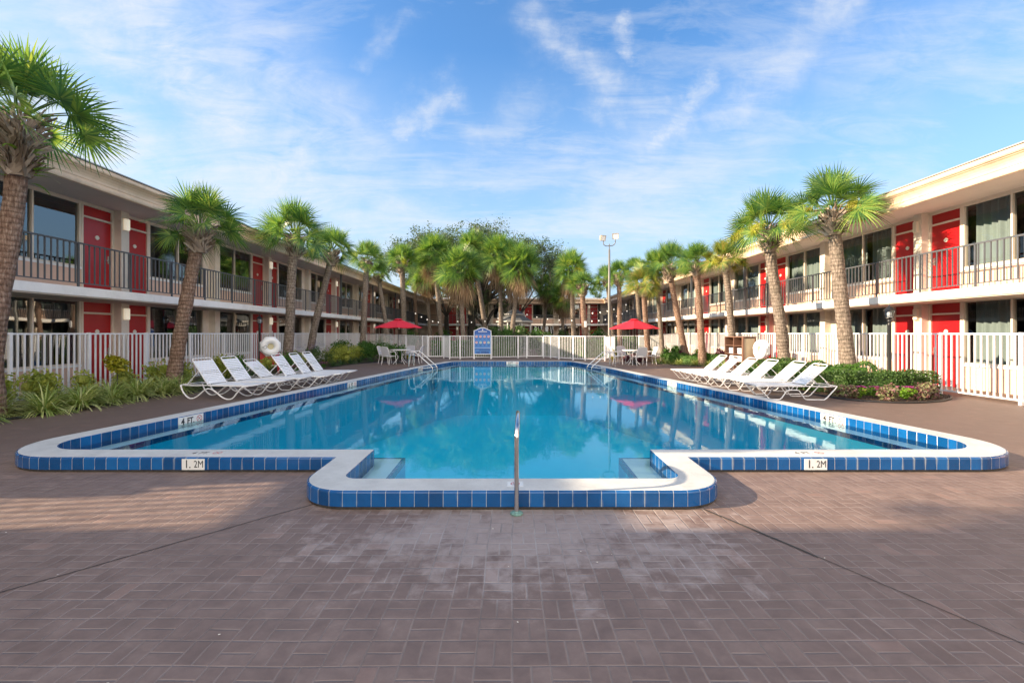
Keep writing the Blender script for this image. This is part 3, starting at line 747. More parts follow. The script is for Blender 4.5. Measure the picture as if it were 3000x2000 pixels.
put_text('RAMADA',.125,M['signwhite'],frame((-1.79,sy-.008,1.655),(1,0,0),(0,0,1)),sg,.003,1.0)
mb=MB(); mb.box(-1.83,-1.75,sy-.010,sy-.0065,1.73,1.81); mb.build('emblem',M['signwhite'],sg)
put_text('NO DIVING',.155,M['signink'],frame((-1.785,sy-.008,.385),(1,0,0),(0,0,1)),sg,.006,.93)
mb=MB(); mb.box(-2.29,-1.30,sy-.009,sy-.0065,.66,.675); mb.build('divider_line',M['signwhite'],sg)
mb=MB()
for k,z in enumerate((.615,.575,.53,.495)): mb.box(-2.25 if k<2 else -2.02,-1.34,sy-.009,sy-.0065,z,z+.014)
for ix in range(4):
    for r_,z in enumerate((1.245,.86)):
        x=-2.16+ix*.245
        for q in range(2+r_): w=.07-.01*q; mb.box(x-w,x+w,sy-.009,sy-.0065,z-q*.034,z-q*.034+.014)
mb.build('rule_text_line',M['signink'],sg)
for ix in range(4):
    for r_,z in enumerate((1.36,1.00)):
        x=-2.16+ix*.245; green=(r_==1 and ix in (1,3))
        def disc(rad,y,mat,name,par,k=20,rin=0):
            m=MB()
            if rin:
                vs=[]; 
                for j in range(k):
                    for q in (rad,rin): vs.append((x+q*cos(2*pi*j/k),y,z+q*sin(2*pi*j/k)))
                m.add(vs,[(2*j,(2*j+2)%(2*k),(2*j+3)%(2*k),2*j+1) for j in range(k)])
            else: m.add([(x+rad*cos(2*pi*j/k),y,z+rad*sin(2*pi*j/k)) for j in range(k)],[tuple(range(k))])
            o=m.build(name,mat,sg); o.parent=par; return o
        m=MB(); k=20; m.add([(x+.08*cos(2*pi*j/k),sy-.008,z+.08*sin(2*pi*j/k)) for j in range(k)],[tuple(range(k))])
        d=m.build('pictogram',M['signwhite'],sg)
        disc(.082,sy-.0105,M['signgreen'] if green else M['markred'],'ring',d,rin=.066)
        m=MB()
        if not green: m.add([(x-.05,sy-.0108,z+.04),(x-.04,sy-.0108,z+.052),(x+.055,sy-.0108,z-.04),(x+.045,sy-.0108,z-.052)],[(0,1,2,3)])
        else: m.add([(x-.03,sy-.0108,z-.02),(x+.03,sy-.0108,z-.02),(x+.03,sy-.0108,z+.0),(x-.03,sy-.0108,z+.0)],[(0,1,2,3)])
        m.add([(x-.02,sy-.0100,z-.03),(x+.02,sy-.0100,z-.03),(x+.03,sy-.0100,z+.03),(x-.01,sy-.0100,z+.035)],[(0,1,2,3)])
        o=m.build('symbol',M['markred'] if not green else M['signink'],sg); o.parent=d

# ------------------------------------------------------------------ loungers
def lounger(curved,label,cat='sun lounger',group='loungers'):
    t=thing('sun_lounger',label,cat,(0,0,0),group=group)
    Lx,W,H=1.86,.30,.33
    def P(pts): return [Vector(p) for p in pts]
    mb=MB()
    for s in (-1,1):
        mb.tube([(0.0,s*W,H),(.3,s*W,H-.015),(.75,s*W,H),(1.3,s*W,H),(Lx-.06,s*W,H+.005),(Lx,s*(W-.04),H+.005)],.0135,8)
    mb.tube([(Lx,-W+.04,H+.005),(Lx,W-.04,H+.005)],.0135,8); mb.tube([(0,-W,H),(0,W,H)],.0125,8)
    mb.tube([(.12,-W,H-.02),(.12,W,H-.02)],.009,6)
    mb.build('frame',M['whitem'],t,smooth=True)
    for s in (-1,1):
        m=MB()
        if curved:
            pts=catmull([(0,s*(W+.012),H),(.07,s*(W+.012),.16),(.2,s*(W+.012),.035),(.32,s*(W+.012),.012),(.46,s*(W+.012),.07),(.66,s*(W+.012),.22),(.78,s*(W+.012),.25),(.92,s*(W+.012),.20),(1.12,s*(W+.012),.06),(1.27,s*(W+.012),.012),(1.40,s*(W+.012),.04),(1.52,s*(W+.012),.17),(1.64,s*(W+.012),.29),(1.80,s*(W+.012),H)],4)
            m.tube(pts,.017,8,flat=1.0)
            m.box(1.25,1.33,s*(W+.012)-.014,s*(W+.012)+.014,.0,.022)
            o=m.build('leg',M['whitem'],t,smooth=True)
        else:
            y=s*(W+.005)
            raw=[(0,y,H),(.05,y,H-.07),(.24,y,.05),(.29,y,.014),(.34,y,.013),(.66,y,.013),(.71,y,.016),(.76,y,.06),(.86,y,.215),(.91,y,.235),(1.10,y,.235),(1.15,y,.215),(1.26,y,.05),(1.31,y,.015),(1.36,y,.013),(1.50,y,.013),(1.55,y,.03),(1.80,y,H-.02),(1.86,y,H)]
            m.tube(raw,.0135,8); o=m.build('leg',M['whitem'],t,smooth=True)
            m=MB()
            for x in (.93,1.08): m.tube([(x,y,.235),(x+(-.03 if x<1 else .03),y,H)],.009,6)
            m.build('leg_strut',M['whitem'],t,smooth=True)
    # seat straps
    m=MB(); x=.74
    while x<Lx-.05:
        m.box(x,x+.044,-W-.012,W+.012,H+.012,H+.018); 
        for s in (-1,1): m.box(x,x+.044,s*(W+.012)-.003,s*(W+.012)+.003,H-.016,H+.015)
        x+=.0515
    m.build('seat_straps',M['strap'],t)
    an=R(54 if curved else 42); bl=.76 if curved else .73; bx,bz=.72,H+.01
    def B(l,y,o=0): return (bx-cos(an)*l+sin(an)*o*-1, y, bz+sin(an)*l+cos(an)*-o)
    m=MB(); w=W-.02
    m.tube([B(0,-w),B(.5,-w),B(bl-.05,-w),B(bl-.012,-w+.02),B(bl,-w+.06),B(bl,w-.06),B(bl-.012,w-.02),B(bl-.05,w),B(.5,w),B(0,w)],.0135,8)
    bk=m.build('backrest_frame',M['whitem'],t,smooth=True)
    m=MB(); l=.02
    while l<bl-.10:
        hgt=.044 if abs(l-.3)>.03 else .036
        q=[B(l,-w-.012,-.016),B(l+hgt,-w-.012,-.016),B(l+hgt,w+.012,-.016),B(l,w+.012,-.016)]; q2=[B(l,-w-.012,.012),B(l+hgt,-w-.012,.012),B(l+hgt,w+.012,.012),B(l,w+.012,.012)]
        m.add(q+q2,[(0,1,2,3),(0,4,5,1),(2,6,7,3)]); l+=.0515
    m.build('backrest_straps',M['strap'],t)
    for s in (-1,1):
        m=MB(); m.tube([B(.42,s*(w-.02),.015),(.10,s*(w-.02),H-.01)],.009,6)
        a=Vector(B(.42,s*(w-.02),.015)); c=Vector((.10,s*(w-.02),H-.01))
        for k in range(5):
            p=a.lerp(c,.55+k*.09); m.tube([p,p+Vector((.012,0,-.035))],.008,5)
        m.build('support_arm',M['whitem'],t,smooth=True)
    return t
lc=lounger(True,'white strap sun lounger with curved legs, nearest of the row left of the pool')
lt=lounger(False,'white strap sun lounger with tube legs, nearest of the row right of the pool')
ordn=['nearest','second nearest','third nearest','fourth nearest','fifth nearest','farthest']
# left row: rear end of frame (x,y) -> foot end
LL=[((-7.92,11.25),(-6.0,10.95)),((-7.75,12.0),(-5.9,11.85)),((-7.6,12.85),(-5.85,12.75)),((-7.2,13.35),(-5.55,13.35)),((-7.05,14.05),(-5.4,14.1)),((-7.0,14.85),(-5.2,14.85))]
for i,(a,b_) in enumerate(LL):
    rz=math.atan2(b_[1]-a[1],b_[0]-a[0]); lab='white strap sun lounger with %s legs, %s of the row left of the pool'%('tube' if i==2 else 'curved',ordn[i])
    if i==0: lc.location=(a[0],a[1],.002); lc.rotation_euler=(0,0,rz); lc['label']=lab; lc['group']='loungers left of the pool'
    else: dup(lt if i==2 else lc,(a[0],a[1],.002),rz,lab,'loungers left of the pool')
RR=[((7.62,10.95),(5.8,11.05)),((7.75,11.95),(5.75,11.95)),((7.5,12.75),(5.65,12.8)),((7.4,13.6),(5.6,13.65)),((7.35,14.45),(5.55,14.5)),((7.3,15.3),(5.5,15.35))]
for i,(a,b_) in enumerate(RR):
    rz=math.atan2(b_[1]-a[1],b_[0]-a[0])+rng.uniform(-.02,.02); lab='white strap sun lounger with tube legs, %s of the row right of the pool'%ordn[i]
    if i==0: lt.location=(a[0],a[1],.002); lt.rotation_euler=(0,0,rz); lt['group']='loungers right of the pool'; lt['label']=lab
    else: dup(lt,(a[0],a[1],.002),rz,lab,'loungers right of the pool')

# ------------------------------------------------------------------ patio sets
M['mesh']=paint('white_sling_mesh',(.62,.66,.74),.6,.04,60,bmp=.3)
def chair(label):
    t=thing('patio_chair',label,'chair')       # faces +x
    m=MB(); w=.25
    for s in (-1,1):
        m=MB(); m.tube(catmull([(.24,s*w,0),(.22,s*w,.25),(.2,s*w,.42)],4),.013,7); m.build('leg',M['whitem'],t,smooth=True)
        m=MB(); m.tube(catmull([(-.27,s*w,0),(-.22,s*w,.25),(-.2,s*w,.42)],4),.013,7); m.build('leg',M['whitem'],t,smooth=True)
        m=MB(); m.tube(catmull([(.2,s*w,.42),(.19,s*(w+.02),.60),(.12,s*(w+.03),.65),(-.1,s*(w+.03),.65),(-.26,s*w,.63)],5),.013,7); m.build('armrest',M['whitem'],t,smooth=True)
    m=MB(); m.tube([(-.2,-w,.42),(.22,-w,.43),(.22,w,.43),(-.2,w,.42),(-.2,-w,.42)],.013,7); m.build('seat_frame',M['whitem'],t,smooth=True)
    m=MB(); m.tube(catmull([(-.2,-w,.42),(-.27,-w,.65),(-.34,-w+.02,.84),(-.37,-w+.07,.88),(-.38,0,.90),(-.37,w-.07,.88),(-.34,w-.02,.84),(-.27,w,.65),(-.2,w,.42)],4),.013,7); m.build('backrest_frame',M['whitem'],t,smooth=True)
    m=MB(); m.box(-.2,.21,-w,w,.425,.432); m.build('seat',M['mesh'],t)
    m=MB(); q=[]
    for dx in (0,-.007): q+=[(-.215+dx,-w,.46),(-.215+dx,w,.46),(-.34+dx,w-.02,.83),(-.373+dx,w-.07,.875),(-.38+dx,0,.895),(-.373+dx,-w+.07,.875),(-.34+dx,-w+.02,.83)]
    m.add(q,[tuple(range(7)),tuple(range(13,6,-1))]+[(i,(i+1)%7,7+(i+1)%7,7+i) for i in range(7)]); fixnormals(m.build('backrest',M['mesh'],t))
    return t
def table(x,y,label):
    t=thing('patio_table',label,'table',(x,y,0),group='white round patio tables')
    m=MB(); m.lathe([(.02,.70),(.50,.70),(.515,.712),(.515,.722),(.50,.73),(.02,.73)],x,y,36); m.build('tabletop',M['mesh'],t)
    m=MB(); m.lathe([(.515,.69),(.53,.70),(.53,.728),(.515,.736)],x,y,36); m.build('rim',M['whitem'],t,smooth=True)
    for k in range(4):
        a=pi/4+k*pi/2; c,s=cos(a),sin(a); m=MB(); m.tube(catmull([(x+c*.42,y+s*.42,.70),(x+c*.22,y+s*.22,.5),(x+c*.14,y+s*.14,.34),(x+c*.25,y+s*.25,.15),(x+c*.42,y+s*.42,0)],4),.014,7); m.build('leg',M['whitem'],t,smooth=True)
    return t
def umbrella(x,y,H,hb,rad,tilt,label):
    t=thing('patio_umbrella',label,'umbrella',(x,y,0),group='red umbrellas')
    m=MB(); m.tube([(x,y,.03),(x,y,H-.02)],.02,10); m.build('pole',M['black'],t,smooth=True)
    m=MB(); m.lathe([(.02,0),(.25,0),(.25,.05),(.10,.08),(.045,.14),(.035,.3),(.02,.3)],x,y,24); m.build('base',M['black'],t)
    m=MB(); nseg=8; vs=[]; k=6; top=H
    th=.012
    for lay in (0,1):
        for i in range(k+1):
            r=rad*i/k
            for j in range(nseg*4):
                a=2*pi*j/(nseg*4)+tilt; ph=(j%4)/4.0; sag=sin(pi*ph)
                rr=r*(1-.075*sag); z=top-(top-hb)*(i/k)**1.12-lay*th
                z-= .05*sag*(i/k)*(1-.4*(i/k))*1.0
                vs.append((x+rr*cos(a),y+rr*sin(a),z))
    n4=nseg*4
    fs=[]
    for lay in (0,1):
        o=lay*(k+1)*n4
        for i in range(k):
            for j in range(n4): fs.append((o+i*n4+j,o+i*n4+(j+1)%n4,o+(i+1)*n4+(j+1)%n4,o+(i+1)*n4+j))
    o=(k+1)*n4
    for j in range(n4): fs.append((k*n4+j,k*n4+(j+1)%n4,o+k*n4+(j+1)%n4,o+k*n4+j))
    m.add(vs,fs); fixnormals(m.build('canopy',M['fabric'],t))
    m=MB()
    vs=[];
    for i,(r,z) in enumerate(((0.0,H+.035),(.16,H+.012),(.24,H-.03))):
        for j in range(16): a=2*pi*j/16+tilt; vs.append((x+r*cos(a),y+r*sin(a),z))
    m.add(vs,[(i*16+j,i*16+(j+1)%16,(i+1)*16+(j+1)%16,(i+1)*16+j) for i in range(2) for j in range(16)]); m.build('vent_cap',M['fabric'],t)
    m=MB(); m.lathe([(.02,H+.03),(.025,H+.05),(.012,H+.08),(0,H+.085)],x,y,10); m.build('finial',M['black'],t)
    for j in range(nseg):
        a=2*pi*j/nseg+tilt; m=MB(); m.tube([(x+.03*cos(a),y+.03*sin(a),H-.05),(x+rad*.97*cos(a),y+rad*.97*sin(a),hb+.0)],.007,5)
        m.tube([(x+.03*cos(a),y+.03*sin(a),H-.42),(x+rad*.5*cos(a),y+rad*.5*sin(a),H-(H-hb)*.47)],.006,5); m.build('rib',M['steel'],t)
tx,ty=-5.75,23.4
table(tx,ty,'round white patio table under the left red umbrella'); umbrella(tx-.1,ty,2.29,1.86,1.21,.2,'deep red umbrella in shade over the left patio table')
ch=chair('x')
def chairs(tx,ty,lst,side):
    global first_chair
    for i,(dx,dy,what) in enumerate(lst):
        rz=math.atan2(-dy,-dx)
        lab='white mesh chair %s of the %s patio table'%(what,side)
        if side=='left' and i==0: ch.location=(tx+dx,ty+dy,.001); ch.rotation_euler=(0,0,rz); ch['label']=lab; ch['group']='patio chairs'
        else: dup(ch,(tx+dx,ty+dy,.001),rz,lab,'patio chairs')
chairs(tx,ty,[(-.80,.1,'on the left side'),(-.38,-.72,'with its back to the pool, nearest chair'),(.22,.78,'on the far side'),(.80,-.05,'on the right side')],'left')
tx2,ty2=6.05,22.8
table(tx2,ty2,'round white patio table under the right red umbrella'); umbrella(tx2+.08,ty2,2.26,1.80,1.24,.5,'bright red umbrella in sun over the right patio table')
chairs(tx2,ty2,[(-.85,-.1,'on the left side'),(-.25,.75,'on the far side'),(.12,-.78,'with its back to the pool, nearest chair'),(.85,.05,'on the right side')],'right')

# ------------------------------------------------------------------ ladders, hand rail
def ladder(side,label):
    t=thing('pool_ladder',label,'pool ladder',(side*4.0,19.2,0))
    for y in (18.75,19.3):
        dx=.166*(y-18.75)
        m=MB(); X=lambda v: side*(v-dx)
        m.tube(catmull([(X(4.25),y,0.0),(X(4.25),y,.55),(X(4.2),y,.74),(X(4.08),y,.80),(X(3.95),y,.75),(X(3.5),y,.36),(X(3.32),y,.2),(X(3.27),y,.02),(X(3.27),y,-.9)],6),.021,10)
        m.build('hand_rail',M['steel'],t,smooth=True)
    for z in (-.25,-.5,-.75):
        m=MB(); m.box(side*3.2-.05,side*3.2+.05,18.75,19.3,z-.015,z+.015); m.build('tread',M['steel'],t)
    m=MB(); m.tube([(side*4.25,18.75,.10),(side*3.27,18.75,.14)],.012,6); m.tube([(side*4.16,19.3,.10),(side*3.18,19.3,.14)],.012,6); m.build('cross_brace',M['steel'],t,smooth=True)
ladder(-1,'steel pool ladder at the far left of the pool beside the left patio table')
ladder(1,'steel pool ladder at the far right of the pool beside the right patio table')
hr=thing('hand_rail','bent steel hand rail standing on the deck in front of the step bay','hand rail',(.04,3.97,0))
m=MB(); m.tube(catmull([(.04,3.97,0),(.04,3.97,.3),(.04,3.97,.62),(.042,3.985,.70),(.047,4.06,.765),(.055,4.25,.80),(.058,4.45,.80),(.055,4.65,.76),(.05,4.9,.62),(.045,5.2,.32),(.04,5.5,.0),(.04,5.6,-.3)],8),.0205,16); m.build('rail_tube',M['steel'],hr,smooth=True)
m=MB(); m.lathe([(.02,.004),(.055,.004),(.055,.014),(.045,.022),(.028,.026),(.0215,.03)],.04,3.97,28); m.build('flange',M['verdigris'],hr)

# ------------------------------------------------------------------ lamp posts
def lamppost(x,y,label):
    t=thing('lamp_post',label,'lamp post',(x,y,0),group='black lantern lamp posts')
    m=MB(); m.lathe([(.07,0),(.07,.12),(.055,.16),(.048,.25),(.044,1.78),(.05,1.80),(.03,1.83),(.05,1.87),(.055,1.90),(.02,1.93),(.02,1.95)],x,y,16); m.build('post',M['black'],t,smooth=True)
    m=MB(); m.lathe([(.04,1.93),(.09,1.96),(.095,1.97)],x,y,6); m.lathe([(.125,2.15),(.13,2.165),(.09,2.20),(.04,2.255),(.015,2.27),(.02,2.29),(.006,2.33),(0,2.335)],x,y,6)
    m.lathe([(.128,2.145),(.118,2.15)],x,y,6)
    for k in range(6): a=2*pi*k/6; m.tube([(x+.092*cos(a),y+.092*sin(a),1.965),(x+.122*cos(a),y+.122*sin(a),2.15)],.006,5)
    m.build('lantern_frame',M['black'],t)
    m=MB(); m.lathe([(.088,1.968),(.118,2.148)],x,y,6); m.build('lantern_glass',M['lampglass'],t)
    m=MB(); m.lathe([(.0,1.975),(.05,1.99),(.065,2.06),(.045,2.12),(0,2.13)],x,y,14); m.build('globe',M['flood'],t,smooth=True)
lamppost(9.70,11.7,'black lantern lamp post rising from the clipped hedge on the right')
lamppost(-10.15,18.3,'black lantern lamp post beside the life ring on the left')
lamppost(*[(1656-1500)*40/F,40][:2],'distant lantern lamp post under the palms behind the far fence')
fp=thing('floodlight_pole','tall grey pole with two square floodlights behind the far fence','light pole',(5.88,27.5,0))
px,py=5.88,27.5
m=MB(); m.lathe([(.12,0),(.12,.03),(.085,.05),(.08,3.5),(.055,6.6),(.03,6.62),(.03,6.95),(0,6.96)],px,py,14); m.build('pole',M['grey'],fp,smooth=True)
m=MB(); m.tube(catmull([(px-.36,py,7.15),(px-.34,py,6.92),(px-.18,py,6.83),(px,py,6.84),(px+.2,py,6.86),(px+.34,py,6.98),(px+.37,py,7.25)],5),.025,8); m.build('arm',M['grey'],fp,smooth=True)
for sx,zz,yaw in ((-.42,7.30,.5),(.42,7.42,-.45)):
    xf=Matrix.Translation(Vector((px+sx*.9,py,zz)))@Matrix.Rotation(yaw,4,'Z')@Matrix.Rotation(R(18),4,'X')
    h=MB(); v=[(-.17,.0,-.15),(.17,0,-.15),(.17,0,.15),(-.17,0,.15),(-.12,.2,-.1),(.12,.2,-.1),(.12,.2,.12),(-.12,.2,.12)]
    h.add(v,[(4,5,6,7),(0,1,5,4),(1,2,6,5),(2,3,7,6),(3,0,4,7)])
    for a in ((-.19,.19,-.17,-.15),(-.19,.19,.15,.17),(-.19,-.17,-.15,.15),(.17,.19,-.15,.15)): h.box(a[0],a[1],-.03,.01,a[2],a[3])
    ho=fixnormals(h.build('floodlight',M['tan'],fp,xf=xf))
    h=MB(); h.box(-.168,.168,-.004,.004,-.148,.148); q=h.build('lens',M['flood'],fp,xf=xf); q.parent=ho
    h=MB(); h.lathe([(.0,-.09),(.06,-.07),(.08,0),(.06,.08),(0,.1)],0,.07,12); q=h.build('bulb',M['flood'],fp,xf=xf,smooth=True); q.parent=ho

# ------------------------------------------------------------------ life ring stations
def ringstation(x,y,rz,hc,label):
    t=thing('life_ring_station',label,'life ring',(x,y,0),group='life ring stations')
    xf=Matrix.Translation(Vector((x,y,0)))@Matrix.Rotation(rz,4,'Z')     # ring faces -Y locally
    for s in (-1,1):
        m=MB(); m.box(s*.30-.03,s*.30+.03,.06,.12,0,hc+.2); m.build('red_post',M['red'],t,xf=xf)
    m=MB(); m.box(-.27,.27,.07,.11,.35,hc-.25); m.build('red_panel',M['red'],t,xf=xf)
    k=8; m=MB(); vs=[]
    for yy in (-.06,.05):
        for j in range(k): a=2*pi*(j+.5)/k; vs.append((.385*cos(a),yy,hc+.40*sin(a)))
    m.add(vs,[tuple(range(k-1,-1,-1)),tuple(range(k,2*k))]+[(j,(j+1)%k,k+(j+1)%k,k+j) for j in range(k)]); fixnormals(m.build('backing_box',M['ring'],t,xf=xf))
    m=MB(); nu,nv=36,12; vs=[]
    for i in range(nu):
        for j in range(nv):
            a=2*pi*i/nu; b=2*pi*j/nv; r=.235+.125*cos(b); vs.append((r*cos(a),-.10+.085*sin(b),hc+r*sin(a)))
    m.add(vs,[(i*nv+j,i*nv+(j+1)%nv,((i+1)%nu)*nv+(j+1)%nv,((i+1)%nu)*nv+j) for i in range(nu) for j in range(nv)]); fixnormals(m.build('life_ring',M['ring'],t,smooth=True,xf=xf))
    m=MB(); m.add([(.118*cos(2*pi*j/20),-.068,hc+.118*sin(2*pi*j/20)) for j in range(20)],[tuple(range(20))]); m.build('ring_centre',M['ringc'],t,xf=xf)
    m=MB(); m.tube(catmull([(-.36,-.07,hc+.02),(-.28,-.19,hc-.02),(-.2,-.2,hc+.05),(-.14,-.2,hc-.02),(-.2,-.2,hc-.08),(-.3,-.17,hc-.03),(-.37,-.07,hc-.02)],5),.006,5); m.build('rope',M['black'],t,xf=xf)
ringstation(-9.3,17.5,R(38),1.06,'white life ring on a red stand behind the left row of loungers')
ringstation(9.35,17.0,R(-82),.95,'white life ring seen edge on, beside the brown towel cabinet')

# ------------------------------------------------------------------ towel cabinet
cb=thing('towel_cabinet','brown towel cabinet with open shelves and a tan side panel on the right deck','cabinet',(9.1,18.2,0))
x0,x1,y0,y1,H=8.86,9.38,17.45,18.95,1.40
m=MB(); t_=.035
m.box(x0,x1,y0,y1,H,H+.04); m.box(x0,x1,y0,y1,.04,.08); m.box(x1-.02,x1,y0+t_,y1-t_,.08,H)
m.box(x0,x0+.05,y0,y0+.06,0.02,H); m.box(x1-.07,x1-.021,y0,y0+.06,.02,H); m.box(x0,x1,y1-.035,y1,.08,H); m.build('carcass',M['cabinet'],cb)
m=MB(); m.box(x0+.05,x1-.07,y0+.012,y0+.03,.08,H-.03); m.build('side_panel',M['tan'],cb)
m=MB(); m.box(x0,x0+.04,y0+.06,y0+.11,.08,H); m.box(x0,x1-.03,(y0+y1)/2-.015,(y0+y1)/2+.03,.08,H); m.build('divider',M['cabinet'],cb)
for z in (.42,.73,1.06):
    m=MB(); m.box(x0+.01,x1-.03,y0+.06,y1-.036,z,z+.025); m.build('shelf',M['cabinet'],cb)
def towelpile(x,y,z,n,label):
    t=thing('towel_stack',label,'towels',(x,y,z),group='stacks of white towels')
    for k in range(n):
        zz=z+k*.038; dx=rng.uniform(-.015,.015); m=MB()
        m.box(x-.15+dx,x+.15+dx,y-.16,y+.16,zz,zz+.034); q=m.build('folded_towel',M['towel'],t,bevel=.012)
        m=MB(); m.box(x-.152+dx,x-.149+dx,y-.161,y+.161,zz+.012,zz+.019); s=m.build('blue_stripe',M['blueband'],t); s.parent=q
for i,(yy,z,w) in enumerate(((17.87,.755,'near upper'),(18.55,.755,'far upper'),(17.87,.445,'near lower'),(18.55,.445,'far lower'))):
    towelpile(x0+.22,yy,z+.001,6,'stack of white towels with blue stripes on the %s shelf of the cabinet'%w)
# ------------------------------------------------------------------ gazebo
gx,gy=.22,40.0
gz=thing('gazebo','white octagonal gazebo with a two tier grey shingle roof behind the far fence','gazebo',(gx,gy,0))
def octa(mb,r0,z0,r1,z1,m=0):
    n=8; vs=[(gx+r*cos(2*pi*(j+.5)/n),gy+r*sin(2*pi*(j+.5)/n),z) for r,z in ((r0,z0),(r1,z1)) for j in range(n)]
    mb.add(vs,[(j,(j+1)%n,n+(j+1)%n,n+j) for j in range(n)],m)
m=MB(); octa(m,1.72,2.60,.78,3.12); octa(m,.95,3.22,.08,3.72); m.build('roof',M['shingle'],gz)
m=MB(); octa(m,1.74,2.52,1.74,2.60); octa(m,1.60,2.52,1.74,2.52); octa(m,.98,3.17,.98,3.22); octa(m,.80,3.17,.98,3.17); octa(m,.80,3.05,.80,3.19); m.build('eave_trim',M['gaz'],gz)
m=MB()
for j in range(8):
    a=2*pi*(j+.5)/8; b_=2*pi*(j+1.5)/8; A=Vector((gx+1.5*cos(a),gy+1.5*sin(a),0)); B_=Vector((gx+1.5*cos(b_),gy+1.5*sin(b_),0))
    for k in range(9):
        p=A.lerp(B_,(k+.5)/9); m.tube([p+Vector((0,0,2.2)),p+Vector((0,0,2.48))],.02,4); p.z=0; m.tube([p+Vector((0,0,.2)),p+Vector((0,0,.9))],.02,4)
    for z in (.2,.9,2.18,2.5): m.tube([A+Vector((0,0,z)),B_+Vector((0,0,z))],.035,4)
m.build('railing',M['gaz'],gz)
for j in range(8):
    a=2*pi*(j+.5)/8; m=MB(); m.tube([(gx+1.5*cos(a),gy+1.5*sin(a),0),(gx+1.5*cos(a),gy+1.5*sin(a),2.52)],.07,4); m.build('post',M['gaz'],gz)

# ------------------------------------------------------------------ palms
def fan(mb,base,az,el,pet,Rr,rnd,nl=30,droop=.35,span=125,wid=1.0):
    d=Vector((cos(az)*cos(el),sin(az)*cos(el),sin(el))); p=Vector(base); pts=[p.copy()]; k=5
    for i in range(k):
        d=(d+Vector((0,0,-.035*(1 if el>-.3 else .3)))).normalized(); p=p+d*pet/k; pts.append(p.copy())
    mb.tube(pts,[.016,.012,.011,.010,.009,.008],4,cap=False)
    side=d.cross(Vector((0,0,1)))
    if side.length<.05: side=Vector((-sin(az),cos(az),0))
    side.normalize(); nrm=side.cross(d).normalized()
    tw=rnd.uniform(-1.3,1.3); side,nrm=side*cos(tw)+nrm*sin(tw),nrm*cos(tw)-side*sin(tw)
    tilt=rnd.uniform(-.35,.35) if el>.5 else rnd.uniform(-.1,.8)                        # the blade hangs from the petiole
    f=(d*cos(tilt)-nrm*sin(tilt)).normalized(); nrm=side.cross(f).normalized()
    dth=2*R(span)/nl
    for i in range(nl):
        th=-R(span)+dth*(i+.5)+rnd.uniform(-.02,.02)
        ln=Rr*(.66+.34*cos(th*.62))*rnd.uniform(.84,1.1)
        dirv=f*cos(th)+side*sin(th)
        dirv=(dirv-nrm*(-.22*abs(sin(th)))).normalized()      # costapalmate: sides lift
        acr=(-f*sin(th)+side*cos(th)).normalized()
        q=[]; 
        zd=droop*rnd.uniform(.7,1.5)
        for t,w in ((.03,.012),(.30,dth*.30*ln*.46),(.55,dth*.5*ln*.30),(.80,dth*.45*ln*.15),(1.0,.001)):
            c=p+dirv*ln*t+Vector((0,0,-zd*ln*t**2.6))
            # fold
            w*=wid; q.append((c-acr*w,c+acr*w))
        vs=[v for ab in q for v in ab]; mb.add(vs,[(2*j,2*j+1,2*j+3,2*j+2) for j in range(4)])
def crown_meshes(seed,skirt,inflor):
    rnd=random.Random(seed); g=MB(); n=36 if not skirt else 60
    for i in range(n):
        u=(i+.5)/n; el=R(90-104*u**1.0) if not skirt else R(90-130*u**.9)
        az=i*2.39996+rnd.uniform(-.25,.25); b=Vector((cos(az),sin(az),0))*(.06+.05*u)+Vector((0,0,.18*(1-u)))
        fan(g,b,az,el+rnd.uniform(-.12,.12),(.42+.22*u if not skirt else .5)*rnd.uniform(.85,1.15),.64*rnd.uniform(.85,1.12),rnd,droop=.03+.16*u*rnd.uniform(.3,1.9))
    dd=None
    dd=MB(); nd=5 if not skirt else 48
    for i in range(nd):
        az=i*2.39996+rnd.uniform(-.4,.4); el=R(rnd.uniform(-75,-45) if not skirt else rnd.uniform(-84,-28))
        fan(dd,Vector((cos(az)*.1,sin(az)*.1,-.1 if not skirt else rnd.uniform(-.25,.0))),az,el,(.18 if not skirt else .36)*rnd.uniform(.6,1.3),(.30 if not skirt else .56)*rnd.uniform(.7,1.2),rnd,nl=14,droop=.5 if not skirt else .8,span=70,wid=.6 if not skirt else .8)
    fl=None
    if inflor:
        fl=MB()
        for i in range(inflor):
            az=rnd.uniform(0,2*pi); L_=rnd.uniform(.6,.95); k=10; p=Vector((cos(az)*.1,sin(az)*.1,.05)); d=Vector((cos(az)*.8,sin(az)*.8,.55)).normalized()
            stem=[p.copy()]
            for s in range(k): d=(d+Vector((0,0,-.16))).normalized(); p=p+d*L_/k; stem.append(p.copy())
            fl.tube(stem,.008,4,cap=False)
            for s in range(4,k+1):
                for w in range(46):
                    a=Vector((rnd.gauss(0,1),rnd.gauss(0,1),rnd.gauss(-.5,.8))).normalized(); l=rnd.uniform(.07,.2); c=stem[s]; e=a.orthogonal().normalized()*.006
                    tip=c+a*l+Vector((0,0,-.04)); fl.add([c-e,c+e,tip+e*.6,tip-e*.6],[(0,1,2,3)])
    return g,dd,fl
